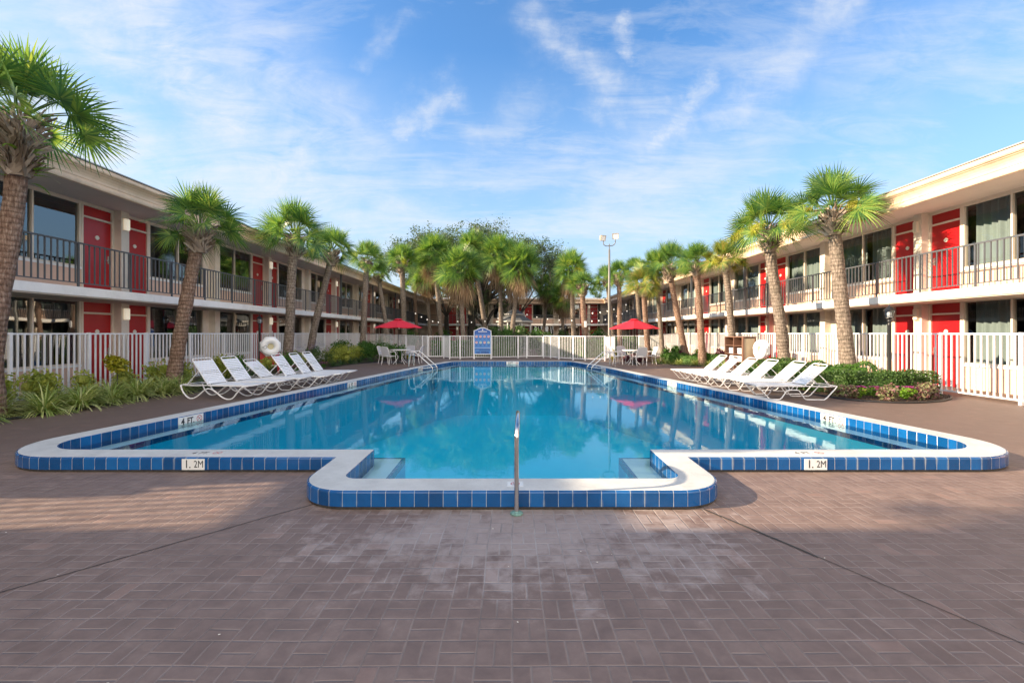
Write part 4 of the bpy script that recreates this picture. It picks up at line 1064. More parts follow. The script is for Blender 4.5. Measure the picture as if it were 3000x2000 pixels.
def boots_mesh(seed,h,r0,r1,long_=1.0):
    rnd=random.Random(seed); b=MB(); n=int(120*h/.6)
    b.tube([(0,0,-h),(0,0,-h*.5),(0,0,.08)],[r0*.92,r1*.8,r1*.45],12)
    for i in range(n):
        t=i/n; z=-h+h*1.08*t; az=i*2.39996+rnd.uniform(-.2,.2); r=r0+(r1-r0)*t
        out=Vector((cos(az),sin(az),0)); tan=Vector((-sin(az),cos(az),0))
        sl=rnd.choice((-1,1))*rnd.uniform(.3,.9); L_=rnd.uniform(.14,.26)*long_; w=rnd.uniform(.020,.034)
        d0=(Vector((0,0,1))*.75+tan*sl+out*.25).normalized(); d1=(Vector((0,0,.7))+tan*sl*.8+out*rnd.uniform(.5,1.3)).normalized()
        p0=out*(r*.85)+Vector((0,0,z)); p1=p0+d0*L_*.5+out*.03; p2=p1+d1*L_*.5
        acr=d0.cross(out).normalized()
        vs=[]
        for p,ww,th in ((p0,w*1.5,.012),(p1,w,.010),(p2,w*rnd.uniform(.3,.8),.006)):
            vs+=[p-acr*ww-out*th,p+acr*ww-out*th,p+acr*ww+out*th,p-acr*ww+out*th]
        b.add(vs,[(0,1,5,4),(1,2,6,5),(2,3,7,6),(3,0,4,7),(4,5,9,8),(5,6,10,9),(6,7,11,10),(7,4,8,11),(8,9,10,11)])
    return b
def fernmesh(seed,n=9,s=.28):
    rnd=random.Random(seed); b=MB()
    for i in range(n):
        az=rnd.uniform(0,2*pi); p=Vector((cos(az)*.18,sin(az)*.18,rnd.uniform(-.15,.1))); d=Vector((cos(az),sin(az),rnd.uniform(0,.7))).normalized(); side=Vector((-sin(az),cos(az),0))
        for k in range(12):
            d=(d+Vector((0,0,-.09))).normalized(); p2=p+d*s/8; w=.055*(1-k/13)
            for sg in (-1,1):
                q=p+side*sg*w+d*.02; q2=p+side*sg*w+d*.035; b.add([p,q,q2,p2],[(0,1,2,3)])
            p=p2
    return b
_cache={}
def shared(key,fn,name,mat,smooth=False):
    if key not in _cache:
        o=fn().build(name,mat,None,smooth=smooth); _cache[key]=o.data; bpy.data.objects.remove(o)
    return _cache[key]
def part(name,mesh,parent,loc,scale=(1,1,1),rz=0,rot=None):
    o=bpy.data.objects.new(name,mesh); C.objects.link(o); o.parent=parent; o.location=loc; o.scale=scale; o.rotation_euler=rot or (0,0,rz); return o
CV={}
def crown(kind,seed):
    k=(kind,seed)
    if k not in CV: CV[k]=crown_meshes(seed+({'n':0,'s':50,'f':90}[kind]),kind=='s',3 if kind=='f' else (1 if seed%2 else 0))
    return CV[k]
palms=[
# base px u, depth z, crown u,v, crown radius m, trunk radius, kind, seed, bark, boots h, extras, label
(-28,8.42,58,345,1.32,.18,'n',1,'barkred',.95,'fern','big palm cut by the left edge of the photo, its trunk nearest the camera'),
(508,12.76,591,668,1.00,.185,'n',2,'barkred',.62,'','leaning palm behind the nearest lounger on the left, dark green crown'),
(838,19.0,863,690,1.38,.20,'n',1,'bark',.75,'','palm behind the fourth lounger of the left row, wide crown over the roof edge'),
(905,21.6,971,735,1.12,.17,'n',3,'bark',.6,'','slanting palm beside the purple flowers on the left'),
(1060,28,1074,762,1.18,.19,'n',4,'bark',.55,'','straight palm left of the dark red umbrella'),
(1140,32,1108,806,.85,.16,'n',2,'bark',.45,'','thin crooked palm rising behind the dark red umbrella'),
(1187,36,1178,766,1.35,.24,'n',3,'bark',.9,'','thick upright palm just right of the dark red umbrella'),
(1222,43,1216,835,1.1,.17,'n',4,'barkred',.5,'','low palm with a hanging frond near the corner of the two wings'),
(1262,41,1250,800,1.55,.17,'s',1,'bark',.4,'','shaggy palm with a brown skirt, leftmost of the central grove'),
(1295,38,1272,745,1.75,.20,'s',2,'bark',.4,'','tall shaggy palm left of centre in the grove, above the left gate'),
(1361,33,1347,788,1.68,.19,'s',3,'bark',.4,'fl','broad bright shaggy palm at the centre of the grove with a long brown skirt'),
(1428,40,1386,728,1.5,.22,'s',1,'bark',.3,'','tall leaning palm rising behind the broad central palm'),
(1471,38,1463,752,1.8,.19,'s',2,'bark',.3,'','tall shaggy palm in front of the gazebo, straight pale trunk'),
(1496,37,1521,780,1.7,.20,'s',3,'bark',.3,'','palm leaning right across the gazebo with a hanging dark skirt'),
(1482,44,1500,765,1.3,.17,'s',1,'bark',.3,'','slim palm half hidden between the two gazebo palms'),
(1590,46,1604,842,1.35,.16,'s',2,'bark',.3,'','dark shaded palm just right of the gazebo'),
(1651,44,1647,872,1.25,.17,'s',3,'bark',.3,'','short shaded palm with a brown skirt left of the distant lantern'),
(1683,36,1672,788,1.4,.20,'s',1,'bark',.4,'','palm with a flower stalk and brown skirt right of the curved fence start'),
(1716,30,1706,838,1.0,.20,'n',4,'barkred',.6,'','short stout palm with a white box on its trunk left of the floodlight pole'),
(1800,33,1778,822,.95,.15,'f',2,'bark',.4,'','small palm with tan flower stalks behind the floodlight pole'),
(1817,30,1813,806,.98,.17,'n',1,'barkred',.7,'fern','palm just right of the floodlight pole'),
(1877,35,1862,796,1.15,.16,'n',3,'bark',.4,'','palm rising behind the bright red umbrella'),
(1901,25,1884,838,.95,.16,'n',2,'barkred',.5,'','low yellowish palm between the bright red umbrella and its neighbour'),
(1943,25.5,1918,788,1.0,.13,'n',4,'bark',.3,'','slender leaning palm at the right end of the far fence'),
(2013,24.2,1960,778,1.12,.17,'n',1,'barkred',.75,'','strongly leaning palm with shaggy boots by the right flower bed'),
(2058,21.8,2042,772,.98,.17,'n',3,'barkred',.5,'fl','straight palm left of the brown towel cabinet'),
(2160,20.2,2122,762,.88,.155,'f',4,'bark',.45,'','orange tinged palm rising behind the brown towel cabinet'),
(2298,16.6,2256,668,1.22,.205,'f',1,'bark',.75,'fern','tall palm with yellow flower stalks, second from the right edge'),
(2492,14.2,2444,610,1.22,.215,'f',2,'bark',.72,'fern','large palm in the clipped hedge on the right, yellow flower sprays and ferns'),
]
for i,(bu,z,cu,cv,cr,tr,kind,seed,bark,bh,ex,label) in enumerate(palms):
    bx=(bu-1500)*z/F; tx_=(cu-1500)*z/F; H=EYE+(HZ-cv)*z/F
    t=thing('palm_tree',label,'palm tree',(bx,z,0),group='palms around the pool')
    cz=H+.08*cr if kind!='s' else H+.0
    top=Vector((tx_-bx,rng.uniform(-.1,.1),cz-.25*cr))
    pts=[Vector((0,0,-.05))]
    for k in range(1,12):
        s=k/11; bend=s+.32*sin(pi*s)*(-1 if i%3==0 else .6)*(.5 if abs(top.x)>.4 else .0)
        pts.append(Vector((top.x*max(0,s**1.25 if (i%2 or i==0) else s**.9),top.y*s+.06*sin(pi*s*2)*(i%3-1),top.z*s)))
    m=MB(); rad=[tr*(1.28 if k==0 else 1.1 if k==1 else 1.0-.18*k/11)*(1+.04*sin(k*2.1+i)) for k in range(12)]
    pts2=catmull(pts,3); rr=[]
    for k in range(len(pts2)): 
        f_=k/3; a=int(f_); b_=min(a+1,11); rr.append((rad[a]+(rad[b_]-rad[a])*(f_-a))*(1+.035*((k*7919+i*31)%7-3)/3))
    m.tube(pts2,rr,14); m.build('trunk',M[bark],t,world=False,smooth=True)
    g_,d_,f_=crown(kind,seed)
    rz=rng.uniform(0,6.28); gm='frondb' if 'orange' in label or 'yellowish' in label else 'frond'
    S=(cr,cr,cr*rng.uniform(.92,1.15)); rot_=(rng.uniform(-.16,.16),rng.uniform(-.16,.16),rz)
    part('crown',shared(('g',kind,seed,gm),lambda:g_,'crown',M[gm]),t,top+Vector((0,0,.12*cr)),S,rot=rot_)
    part('dead_fronds',shared(('d',kind,seed),lambda:d_,'dead_fronds',M['dead']),t,top+Vector((0,0,.10*cr)),S,rz)
    if i==0: f_=None
    if f_ is not None: part('flower_stalks',shared(('f',kind,seed),lambda:f_,'flower_stalks',M['flower']),t,top+Vector((0,0,.12*cr)),(cr*1.15,)*3,rz+1)
    elif 'fl' in ex:
        q=crown('f',1)[2]; part('flower_stalks',shared(('f','f',1),lambda:q,'flower_stalks',M['flower']),t,top+Vector((0,0,.12*cr)),(cr*1.1,)*3,rz+1)
    tipr=rad[-1]
    bo=boots_mesh(i+3,bh,tipr*1.2,tipr*1.95,1.7 if i==0 else 1.45); bo.build('old_leaf_bases',M['boot'],t,world=False).location=top+Vector((0,0,.08))
    if 'fern' in ex:
        fm=shared(('fern',i%2),lambda:fernmesh(i),'fern',M['fern']); o=part('fern',fm,t,top+Vector((0,0,-bh*.55)),(1.2,1.2,1.2),rng.uniform(0,6))
        o=part('fern',fm,t,top+Vector((.05,0,-bh*.85)),(1,1,1),rng.uniform(0,6))
    if 'white box' in label:
        m=MB(); m.box(-.13,.02,-tr-.08,-tr+.02,1.95,2.35); m.build('meter_box',M['whitem'],t,world=False,bevel=.01)

# ------------------------------------------------------------------ leafy volumes
def leafcloud(mb,pts,size,rnd,flat=.0,aspect=.5):
    for p in pts:
        a=Vector((rnd.gauss(0,1),rnd.gauss(0,1),rnd.gauss(0,1)+flat)).normalized(); b=a.orthogonal().normalized(); c=a.cross(b); th=rnd.uniform(0,6.28)
        u=b*cos(th)+c*sin(th); w=a.cross(u); s=size*rnd.uniform(.6,1.35); p=Vector(p)
        mb.add([p-u*s*.5,p+w*s*aspect*.5+a*s*.08,p+u*s*.5,p-w*s*aspect*.5+a*s*.08],[(0,1,2,3)])
def shrub_mesh(seed,r,h,leaf,n,lumps=9,aspect=.5,core=True):
    rnd=random.Random(seed); mb=MB(); lump=[]
    for i in range(lumps):
        a=rnd.uniform(0,6.28); q=r*rnd.uniform(0,.62); lump.append((Vector((q*cos(a),q*sin(a),h*rnd.uniform(.3,.72))),r*rnd.uniform(.34,.55)))
    pts=[]
    for i in range(n):
        c,rr=lump[i%lumps]; d=Vector((rnd.gauss(0,1),rnd.gauss(0,1),rnd.gauss(0,1))).normalized(); k=rnd.uniform(.55,1.12)**.6
        p=c+Vector((d.x*rr*k,d.y*rr*k,d.z*rr*k*min(1.2,h/(2*r)*1.4)))
        if p.z<.01: p.z=rnd.uniform(.01,.1)
        pts.append(p)
    leafcloud(mb,pts,leaf,rnd,.3,aspect)
    if core:
        for c,rr in lump[:lumps//2+1]: mb.lathe([(0.001,-rr*.6),(rr*.5,-rr*.3),(rr*.55,0),(rr*.45,rr*.35),(.001,rr*.5)],c.x,c.y,7,cz=c.z)
        for i in range(7):
            a=rnd.uniform(0,6.28); mb.tube([(0,0,0),(cos(a)*r*.3,sin(a)*r*.3,h*.5)],.008,4)
    return mb
def hedge_mesh(poly_pts,w,h,leaf,n,seed):
    """hedge following a centre line"""
    rnd=random.Random(seed); mb=MB(); P=[Vector(p) for p in poly_pts]; segs=[(P[i],P[i+1]) for i in range(len(P)-1)]; tot=sum((b-a).length for a,b in segs); pts=[]
    for (a,b) in segs:
        d=(b-a); ln=d.length; d.normalize(); e=Vector((-d.y,d.x)); q=[a-e*w*.42-d*.0,b-e*w*.42,b+e*w*.42,a+e*w*.42]
        mb.add([(v.x,v.y,0.02) for v in q]+[(v.x,v.y,h*.88) for v in q],[(0,3,2,1),(4,5,6,7),(0,1,5,4),(1,2,6,5),(2,3,7,6),(3,0,4,7)])
        for i in range(int(n*ln/tot)):
            t=rnd.uniform(-w*.35,ln+w*.35); face=rnd.random(); bumpy=.05*sin(t*5+seed)+.04*sin(t*11)
            if face<.42: s=rnd.uniform(-w/2,w/2); z=h+bumpy+rnd.uniform(-.09,.035)
            elif face<.85: s=rnd.choice((-1,1))*(w/2+rnd.uniform(-.07,.03)+bumpy*.6); z=rnd.uniform(.03,h)
            else: s=rnd.uniform(-w/2,w/2); z=rnd.uniform(.03,h); t=rnd.choice((-w*.3,ln+w*.3))+rnd.uniform(-.05,.05)
            p=a+d*t+e*s; pts.append((p.x,p.y,z))
    leafcloud(mb,pts,leaf,rnd,.2,.6); return mb
def tuft_mesh(seed,n,h,w,spread=1.0):
    rnd=random.Random(seed); mb=MB()
    for i in range(n):
        az=rnd.uniform(0,6.28); el=rnd.uniform(.55,1.45); L_=h*rnd.uniform(.8,1.35); p=Vector((cos(az),sin(az),0))*rnd.uniform(0,.08)*spread; d=Vector((cos(az)*cos(el),sin(az)*cos(el),sin(el))); side=Vector((-sin(az),cos(az),0))
        vs=[]; k=6
        for j in range(k+1):
            ww=w*(1-(j/k)**1.8)*.5+.0008; vs+=[p-side*ww,p+side*ww]; d=(d+Vector((cos(az)*.05,sin(az)*.05,-.27))).normalized(); p=p+d*L_/k
        mb.add(vs,[(2*j,2*j+1,2*j+3,2*j+2) for j in range(k)])
    return mb
def flower_clump(seed,r,h,n,nf,psz):
    rnd=random.Random(seed); g_=shrub_mesh(seed,r,h,.05,n,6,.6,False); fl=MB()
    for i in range(nf):
        a=rnd.uniform(0,6.28); q=r*rnd.uniform(.1,1); c=Vector((q*cos(a),q*sin(a),h*rnd.uniform(.75,1.1)))
        for k in range(5):
            b=2*pi*k/5; u=Vector((cos(b),sin(b),.25)); w=Vector((-sin(b),cos(b),0)); fl.add([c,c+u*psz*.5+w*psz*.35,c+u*psz,c+u*psz*.5-w*psz*.35],[(0,1,2,3)])
    return g_,fl
def put(name,key,fn,mat,loc,label,cat,group,s=1.0,rz=None,child='leaves',sz=None):
    t=thing(name,label,cat,(loc[0],loc[1],loc[2] if len(loc)>2 else .02),rng.uniform(0,6.28) if rz is None else rz,group)
    part(child,shared(key,fn,child,M[mat]),t,(0,0,0),(s,s,sz or s)); return t
# beds
bedL=[(-10.85,6.4),(-9.6,6.3),(-9.15,8.1),(-8.95,9.5),(-8.75,11.3),(-8.35,12.6),(-8.25,15),(-8.3,17),(-8.2,21),(-7.9,23.2),(-6.6,25.6),(-5.8,27.2),(-6.4,28.6),(-10.85,33.6)]
bedR=[(7.95,16.6),(7.9,14.5),(7.65,12.4),(7.75,11.2),(8.0,10.55),(8.7,10.2),(9.6,10.35),(10.45,10.85),(11.05,11.5),(11.05,16.6)]
bedR2=[(11.05,19.4),(11.05,30.2),(8.5,28.2),(7.7,25.0),(7.25,23.0),(8.0,22.0),(9.3,21.2),(9.9,19.4)]
def bed(pts,label):
    o=sheet('mulch_bed',M['mulch'],pts,None,.012); struct(o)
    # uneven top
def edging(pts,label):
    m=MB(); P=[(x,y,.02) for x,y in pts]; m.tube(catmull(P,6),.022,6); o=m.build('bed_edging',M['edging'],None,smooth=True); tag(o,label,'edging')
bed(bedL,''); bed(bedR,''); bed(bedR2,'')
edging(bedL[1:12],'black plastic edging strip around the long left planting bed'); edging(bedR[0:9],'black plastic edging strip around the hedge bed on the right'); edging(bedR2[4:],'black plastic edging strip around the far right flower bed')
# bark chips (uncountable)
mb=MB(); rnd=random.Random(5)
def inpoly(p,poly):
    c=False; j=len(poly)-1
    for i in range(len(poly)):
        if (poly[i][1]>p[1])!=(poly[j][1]>p[1]) and p[0]<(poly[j][0]-poly[i][0])*(p[1]-poly[i][1])/(poly[j][1]-poly[i][1])+poly[i][0]: c=not c
        j=i
    return c
pts=[]
while len(pts)<7000:
    p=(rnd.uniform(-10.9,-7.8),rnd.uniform(6.4,20)) if rnd.random()<.6 else (rnd.uniform(7.6,11),rnd.uniform(10.2,16))
    if inpoly(p,bedL) or inpoly(p,bedR): pts.append((*p,.012+rnd.uniform(0,.03)))
leafcloud(mb,pts,.06,rnd,1.5,.3); o=mb.build('bark_chips',M['mulch']); o['kind']='stuff'; o['label']='loose brown bark chips covering the planting beds'

# near left bed: striped grass clumps
G1='striped grass clumps in the left bed'
lab='arching clump of green and cream striped grass at the front of the left bed'
cl=[(-9.15,8.9),(-9.0,9.5),(-9.35,9.9),(-8.95,10.2),(-9.0,10.9),(-9.45,10.7),(-8.85,11.5),(-9.25,11.5),(-9.6,9.3),(-9.7,8.6),(-9.55,10.2),(-9.7,11.2),(-8.75,12.0),(-9.15,12.2),(-9.9,9.9),(-9.45,7.9),(-9.8,7.3)]
for i,(x,y) in enumerate(cl): put('striped_grass','lir%d'%(i%3),lambda i=i:tuft_mesh(20+i%3,190,.56,.022),'liriope',(x,y),lab,'grass clump',G1,rng.uniform(1.0,1.25),child='blades')
for i,(x,y,s) in enumerate([(-10.2,9.0,1.0),(-10.3,9.9,1.15),(-10.1,10.8,.9),(-10.2,12.0,.95),(-10.0,12.9,1.05),(-10.4,8.1,1.1),(-9.6,13.4,.8)]):
    put('golden_shrub','gold%d'%(i%2),lambda i=i:shrub_mesh(30+i%2,.42,.72,.075,900,8,.55),'golden',(x,y),'low yellow green shrub against the fence in the near left bed','shrub','yellow green shrubs by the left fence',s)
put('croton_shrub','croton',lambda:shrub_mesh(41,.33,.42,.11,520,8,.5),'croton',(-9.75,11.25,.62),'rounded olive and yellow croton standing above the striped grass','shrub',None,1.0)
m=MB(); m.tube([(0,0,-.62),(0.02,0,-.2),(0,0,.1)],.012,5); o=bpy.data.objects['croton_shrub']; m.build('stem',M['oakbark'],o,world=False)
# behind the left loungers
for i,(x,y,s) in enumerate([(-8.75,12.9,.9),(-8.8,13.9,1.0),(-8.6,14.6,.9),(-8.9,15.4,1.0),(-8.7,16.2,.9)]):
    put('grass_clump','gr%d'%(i%2),lambda i=i:tuft_mesh(50+i%2,190,.6,.014),'grassblade',(x,y),'dark green grass clump behind the left row of loungers','grass clump','green grass clumps behind the left loungers',s,child='blades')
for i,(x,y,s,k) in enumerate([(-9.6,13.2,.9,'golden'),(-9.3,14.8,1.15,'golden'),(-9.7,16.0,1.0,'hedge2'),(-9.1,16.8,.9,'golden'),(-9.0,18.1,1.0,'hedge2'),(-9.2,19.4,1.1,'golden')]):
    put('leafy_shrub','ls%s%d'%(k,i%2),lambda i=i:shrub_mesh(60+i%2,.45,.85,.08,1000,9,.5),k,(x,y),'%s shrub beside the black lantern post on the left'%({'golden':'speckled yellow green','hedge2':'fresh green'}[k]),'shrub','%s shrubs near the left lantern'%({'golden':'yellow','hedge2':'green'}[k]),s)
def flowers(x,y,r,h,n,nf,psz,leaf,petal,label,group,key,s=1):
    g_,fl=flower_clump(hash(key)%97 if False else len(key)*7,r,h,n,nf,psz)
    t=thing('flower_clump',label,'flowers',(x,y,.02),rng.uniform(0,6),group)
    part('leaves',shared(key+'l',lambda:g_,'leaves',M[leaf]),t,(0,0,0),(s,s,s)); part('petals',shared(key+'p',lambda:fl,'petals',M[petal]),t,(0,0,0),(s,s,s))['kind']='stuff'; return t
for i,(x,y,s) in enumerate([(-8.9,18.9,.9),(-8.85,20.2,1.0),(-9.1,21.1,1.1),(-8.7,21.6,.85)]): flowers(x,y,.5,1.0,900,60,.035,'hedge','violet','purple flowered bush at the foot of the slanting palm on the left','purple flowered bushes','violet',s)
for i,(x,y,s) in enumerate([(-8.55,16.9,.7),(-8.4,20.3,.8),(-8.5,17.9,.8)]): flowers(x,y,.22,.3,260,26,.05,'hedge2','pink','small pink flower clump at the edge of the left bed','pink flower clumps on the left','pinkflower',s)
for i,(x,y,s) in enumerate([(-8.9,22.6,1.15),(-8.7,23.7,1.2),(-9.2,24.6,1.25),(-8.7,25.6,1.2)]):
    put('golden_hedge','gh%d'%(i%2),lambda i=i:shrub_mesh(70+i%2,.6,.95,.08,1500,10,.55),'golden',(x,y),'clipped golden green hedge bush left of the dark red umbrella','hedge','golden hedge bushes on the left',s*.8)
for i,(x,y,s) in enumerate([(-8.35,22.3,.9),(-8.2,23.2,1.0),(-8.1,24.2,1.0),(-8.45,21.5,.9),(-7.6,24.7,.9)]):
    put('grass_clump','pg%d'%(i%2),lambda i=i:tuft_mesh(80+i%2,200,.5,.012),'grassblade',(x,y),'pale green grass clump edging the deck by the left patio set','grass clump','grass clumps by the left patio set',s,child='blades')
for i,(x,y,s) in enumerate([(-8.0,25.8,1.1),(-7.4,26.4,1.1),(-6.8,27.0,1.0),(-8.8,26.9,1.3),(-9.8,26.0,1.3),(-7.6,28.0,1.0),(-9.0,28.8,1.2),(-6.5,26.4,.7)]):
    put('green_shrub','gs%d'%(i%3),lambda i=i:shrub_mesh(90+i%3,.6,.9,.10,1200,9,.4),'hedge2',(x,y),'leafy green shrub behind the left patio table','shrub','green shrubs behind the left patio table',s)
put('croton_shrub','croton2',lambda:shrub_mesh(42,.33,.6,.11,520,8,.5),'croton',(-5.95,26.3),'small yellow croton at the right of the left patio set','shrub',None,1.1)
put('purple_shrub','pur',lambda:shrub_mesh(43,.35,.6,.16,240,7,.25),'purple',(-5.55,26.5),'dark purple leaved shrub beside the left gate post','shrub',None,1.0)
# small date palm behind the left umbrella
t=thing('small_palm','short feathery palm in front of the fence left of the dark red umbrella','palm tree',((1112-1500)*26.5/F,26.5,.02)); 
m=MB(); m.tube([(0,0,0),(0,0,.9)],[.12,.1],10); m.build('trunk',M['bark'],t,world=False)
m=MB(); rn=random.Random(9)
for i in range(26):
    az=i*2.4; el=rn.uniform(.0,1.2); d=Vector((cos(az)*cos(el),sin(az)*cos(el),sin(el))); p=Vector((0,0,.9)); side=Vector((-sin(az),cos(az),0))
    for k in range(16):
        d=(d+Vector((0,0,-.08))).normalized(); p=p+d*.055
        for sg in (-1,1):
            tip=p+side*sg*.20*(1-k/18)+d*.07+Vector((0,0,-.05)); m.add([p-d*.008,p+d*.008,tip],[(0,1,2)])
m.build('fronds',M['hedge2'],t,world=False)
# right side hedges
o=hedge_mesh([(8.2,12.6),(8.75,11.75),(9.6,11.45),(10.35,11.65)],.75,.55,.05,15000,3).build('clipped_hedge',M['hedge'],None); tag(o,'long clipped green hedge around the lantern post on the right','hedge')
o=hedge_mesh([(8.15,13.2),(8.3,14.6)],.8,.72,.055,6000,4).build('clipped_hedge',M['hedge'],None); tag(o,'small square hedge block behind the second lounger on the right','hedge')
o=hedge_mesh([(9.0,14.6),(10.6,13.6)],.6,.62,.055,4000,5).build('clipped_hedge',M['hedge2'],None); tag(o,'brighter green hedge against the fence behind the large right palm','hedge')
for i,(x,y,s,k) in enumerate([(8.2,15.3,.8,'hedge2'),(8.4,16.1,.9,'hedge2'),(9.9,15.9,1.0,'hedge2')]):
    put('green_shrub','rs%d'%(i%2),lambda i=i:shrub_mesh(95+i%2,.42,.6,.07,800,8,.5),k,(x,y),'loose green shrub behind the loungers on the right','shrub','green shrubs behind the right loungers',s)
for i,(x,y,s,la) in enumerate([(8.35,10.95,1.0,'leftmost of three'),(8.85,11.0,.9,'middle one of three'),(9.35,10.75,1.05,'rightmost of three, by the lantern')]):
    flowers(x,y,.20,.26,300,24,.055,'limeleaf','pink','pink flower clump before the right hedge, %s'%la,'pink flower clumps by the right hedge','impatiens',s)
for i,(x,y,s) in enumerate([(8.15,10.95,.8),(8.75,10.5,.9),(9.95,10.9,.95),(10.15,11.15,.8),(9.6,10.65,.8),(7.95,11.3,.8)]):
    put('coleus_plant','col%d'%(i%2),lambda i=i:shrub_mesh(100+i%2,.3,.42,.09,420,7,.55,False),'coleus',(x,y),'maroon and cream coleus plant at the foot of the right hedge','plant','coleus plants by the right hedge',s)
# far right bed
o=hedge_mesh([(8.2,23.6),(9.5,22.2),(10.4,21.2)],.9,.5,.06,6000,6).build('clipped_hedge',M['hedge2'],None); tag(o,'low bright green hedge right of the right patio set','hedge')
for i,(x,y,s) in enumerate([(7.75,23.0,1),(8.2,22.4,1),(8.8,21.9,1.1),(9.3,21.5,1),(9.7,20.8,1),(7.6,23.8,.9)]):
    put('grass_clump','yg%d'%(i%2),lambda i=i:tuft_mesh(110+i%2,190,.42,.016),'liriope',(x,y),'pale striped grass clump along the front of the far right bed','grass clump','striped grass clumps in the far right bed',s,child='blades')
for i,(x,y,s) in enumerate([(9.6,23.2,1.0),(9.0,24.3,.9),(10.3,22.4,1.0)]): put('purple_shrub','pur2',lambda:shrub_mesh(44,.35,.8,.20,260,7,.22),'purple',(x,y),'dark red spiky shrub by the far right fence','shrub','red spiky shrubs on the right',s)
for i,(x,y,s) in enumerate([(9.9,19.9,.8),(9.3,21.9,.8),(10.2,20.6,.8)]): flowers(x,y,.22,.3,260,26,.05,'hedge2','pink','small pink flower clump in the far right bed','pink flower clumps far right','pinkflower',s)
for i,(x,y,s) in enumerate([(8.6,25.5,1.0),(9.4,25.8,1.1),(10.2,24.6,1.0),(7.9,26.2,.8)]): put('green_shrub','gr9%d'%(i%2),lambda i=i:shrub_mesh(120+i%2,.5,.8,.09,900,8,.5),'hedge2',(x,y),'green shrub between the two leaning palms on the right','shrub','green shrubs in the far right bed',s)
for i,(x,y,s) in enumerate([(4.6,24.6,0)]): pass
put('purple_groundcover','purg',lambda:shrub_mesh(45,.7,.35,.07,1400,10,.5),'purple',(6.7,25.0),'low purple ground cover behind the right patio table','plant',None,1.2)
put('golden_shrub','gold9',lambda:shrub_mesh(46,.3,.9,.09,500,8,.5),'croton',(4.9+.6,24.9),'yellow croton behind the left chair of the right patio set','shrub',None,.9)
# behind the far fence
for i,(x0_,x1_,y,h,k) in enumerate([(-5.0,-3.4,30.5,1.0,'hedge2'),(-3.2,.3,31,1.05,'hedge'),(2.2,4.0,30.5,1.15,'hedge'),(4.4,6.0,29.5,1.1,'hedge2'),(6.6,9.8,31,1.25,'hedge2')]):
    o=hedge_mesh([(x0_,y),((x0_+x1_)/2,y+.3),(x1_,y)],1.0,h,.12,3500,10+i).build('garden_hedge',M[k],None); tag(o,'green hedge behind the far fence, %s'%['by the left gate','behind the blue sign','right of the right gate','behind the curved fence','behind the bright red umbrella'][i],'hedge')
for i,(x,y,s) in enumerate([(-1.5,35.5,1.25),(-.4,35.8,1.3),(.8,35.4,1.3),(1.9,35.9,1.2),(2.9,36.2,1.0),(-2.3,36.0,1.0)]):
    put('tall_shrub','tall%d'%(i%2),lambda i=i:shrub_mesh(130+i%2,.8,1.8,.13,1800,12,.45),'hedge2' if i%3==1 else 'hedge',(x,y),'tall leafy shrub in front of the gazebo','shrub','tall shrubs in front of the gazebo',s)
for i,(x,y,s) in enumerate([(-3,44,1.5),(-7,46,1.4),(5,44,1.3),(8,42,1.4),(3.3,46,1.2),(-9,40,1.3)]):
    put('tall_shrub','tall%d'%(i%2),None,'hedge',(x,y),'dark garden shrub under the palms near the far wing','shrub','dark shrubs near the far wing',s*.9)

# ------------------------------------------------------------------ oaks
def oak(x,y,tr,top,spread,label,clumps,seed,lean=0,leaf=.2,nleaf=330,moss=0,lowz=None):
    rnd=random.Random(seed); t=thing('oak_tree',label,'tree',(x,y,0)); tb=MB(); fork=Vector((lean*.3,0,top*.33))
    tb.tube(catmull([(0,0,-.1),(.1,0,top*.12),(lean*.2,.1,top*.24),fork],4),[tr*1.4]+[tr*(1.1-.03*k) for k in range(12)],10)
    cl=MB(); ms=MB(); cents=[]
    for i in range(clumps):
        a=rnd.uniform(0,6.28); q=spread*math.sqrt(rnd.random()); e=math.sqrt(max(0,1-(q/spread)**2)); 
        zt=top*(.55+.45*e*rnd.uniform(.55,1.03)); c=Vector((lean+q*cos(a),q*sin(a)*.75,zt)); r=rnd.uniform(.10,.19)*spread
        cents.append((c,r))
        mid=fork.lerp(c,.5)+Vector((rnd.uniform(-.6,.6),rnd.uniform(-.6,.6),rnd.uniform(.2,1.0)))
        if i%2==0: tb.tube(catmull([fork,mid,c],4),[tr*.42*(1-k/9.5) for k in range(9)],5,cap=False)
        for k in range(4):
            d=Vector((rnd.gauss(0,1),rnd.gauss(0,1),rnd.gauss(.2,.8))).normalized(); tb.tube([c,c+d*r*1.1],[.03,.008],4,cap=False)
        pts=[]
        subs=[c+Vector((rnd.gauss(0,.5),rnd.gauss(0,.5),rnd.gauss(0,.36)))*r for _ in range(9)]
        for k in range(nleaf):
            s=subs[k%9]; pts.append(s+Vector((rnd.gauss(0,1),rnd.gauss(0,1),rnd.gauss(0,.75)))*r*.21)
        leafcloud(cl,pts,leaf,rnd,.4,.55)
        if moss and rnd.random()<moss:
            for k in range(16):
                p=c+Vector((rnd.gauss(0,.5),rnd.gauss(0,.5),-.4))*r; l=rnd.uniform(.5,1.9); w=rnd.uniform(.02,.06); az=rnd.uniform(0,3.14); u=Vector((cos(az),sin(az),0))*w
                vs=[]; 
                for j in range(6):
                    f=j/5; q_=p+Vector((.05*sin(j*2+k),.05*cos(j*2+k),-l*f)); vs+=[q_-u*(1-f*.9),q_+u*(1-f*.9)]
                ms.add(vs,[(2*j,2*j+1,2*j+3,2*j+2) for j in range(5)])
    tb.build('trunk',M['oakbark'],t,world=False,smooth=True); cl.build('crown',M['oakleaf'],t,world=False)
    if ms.v: ms.build('hanging_moss',M['moss'],t,world=False)['kind']='stuff'
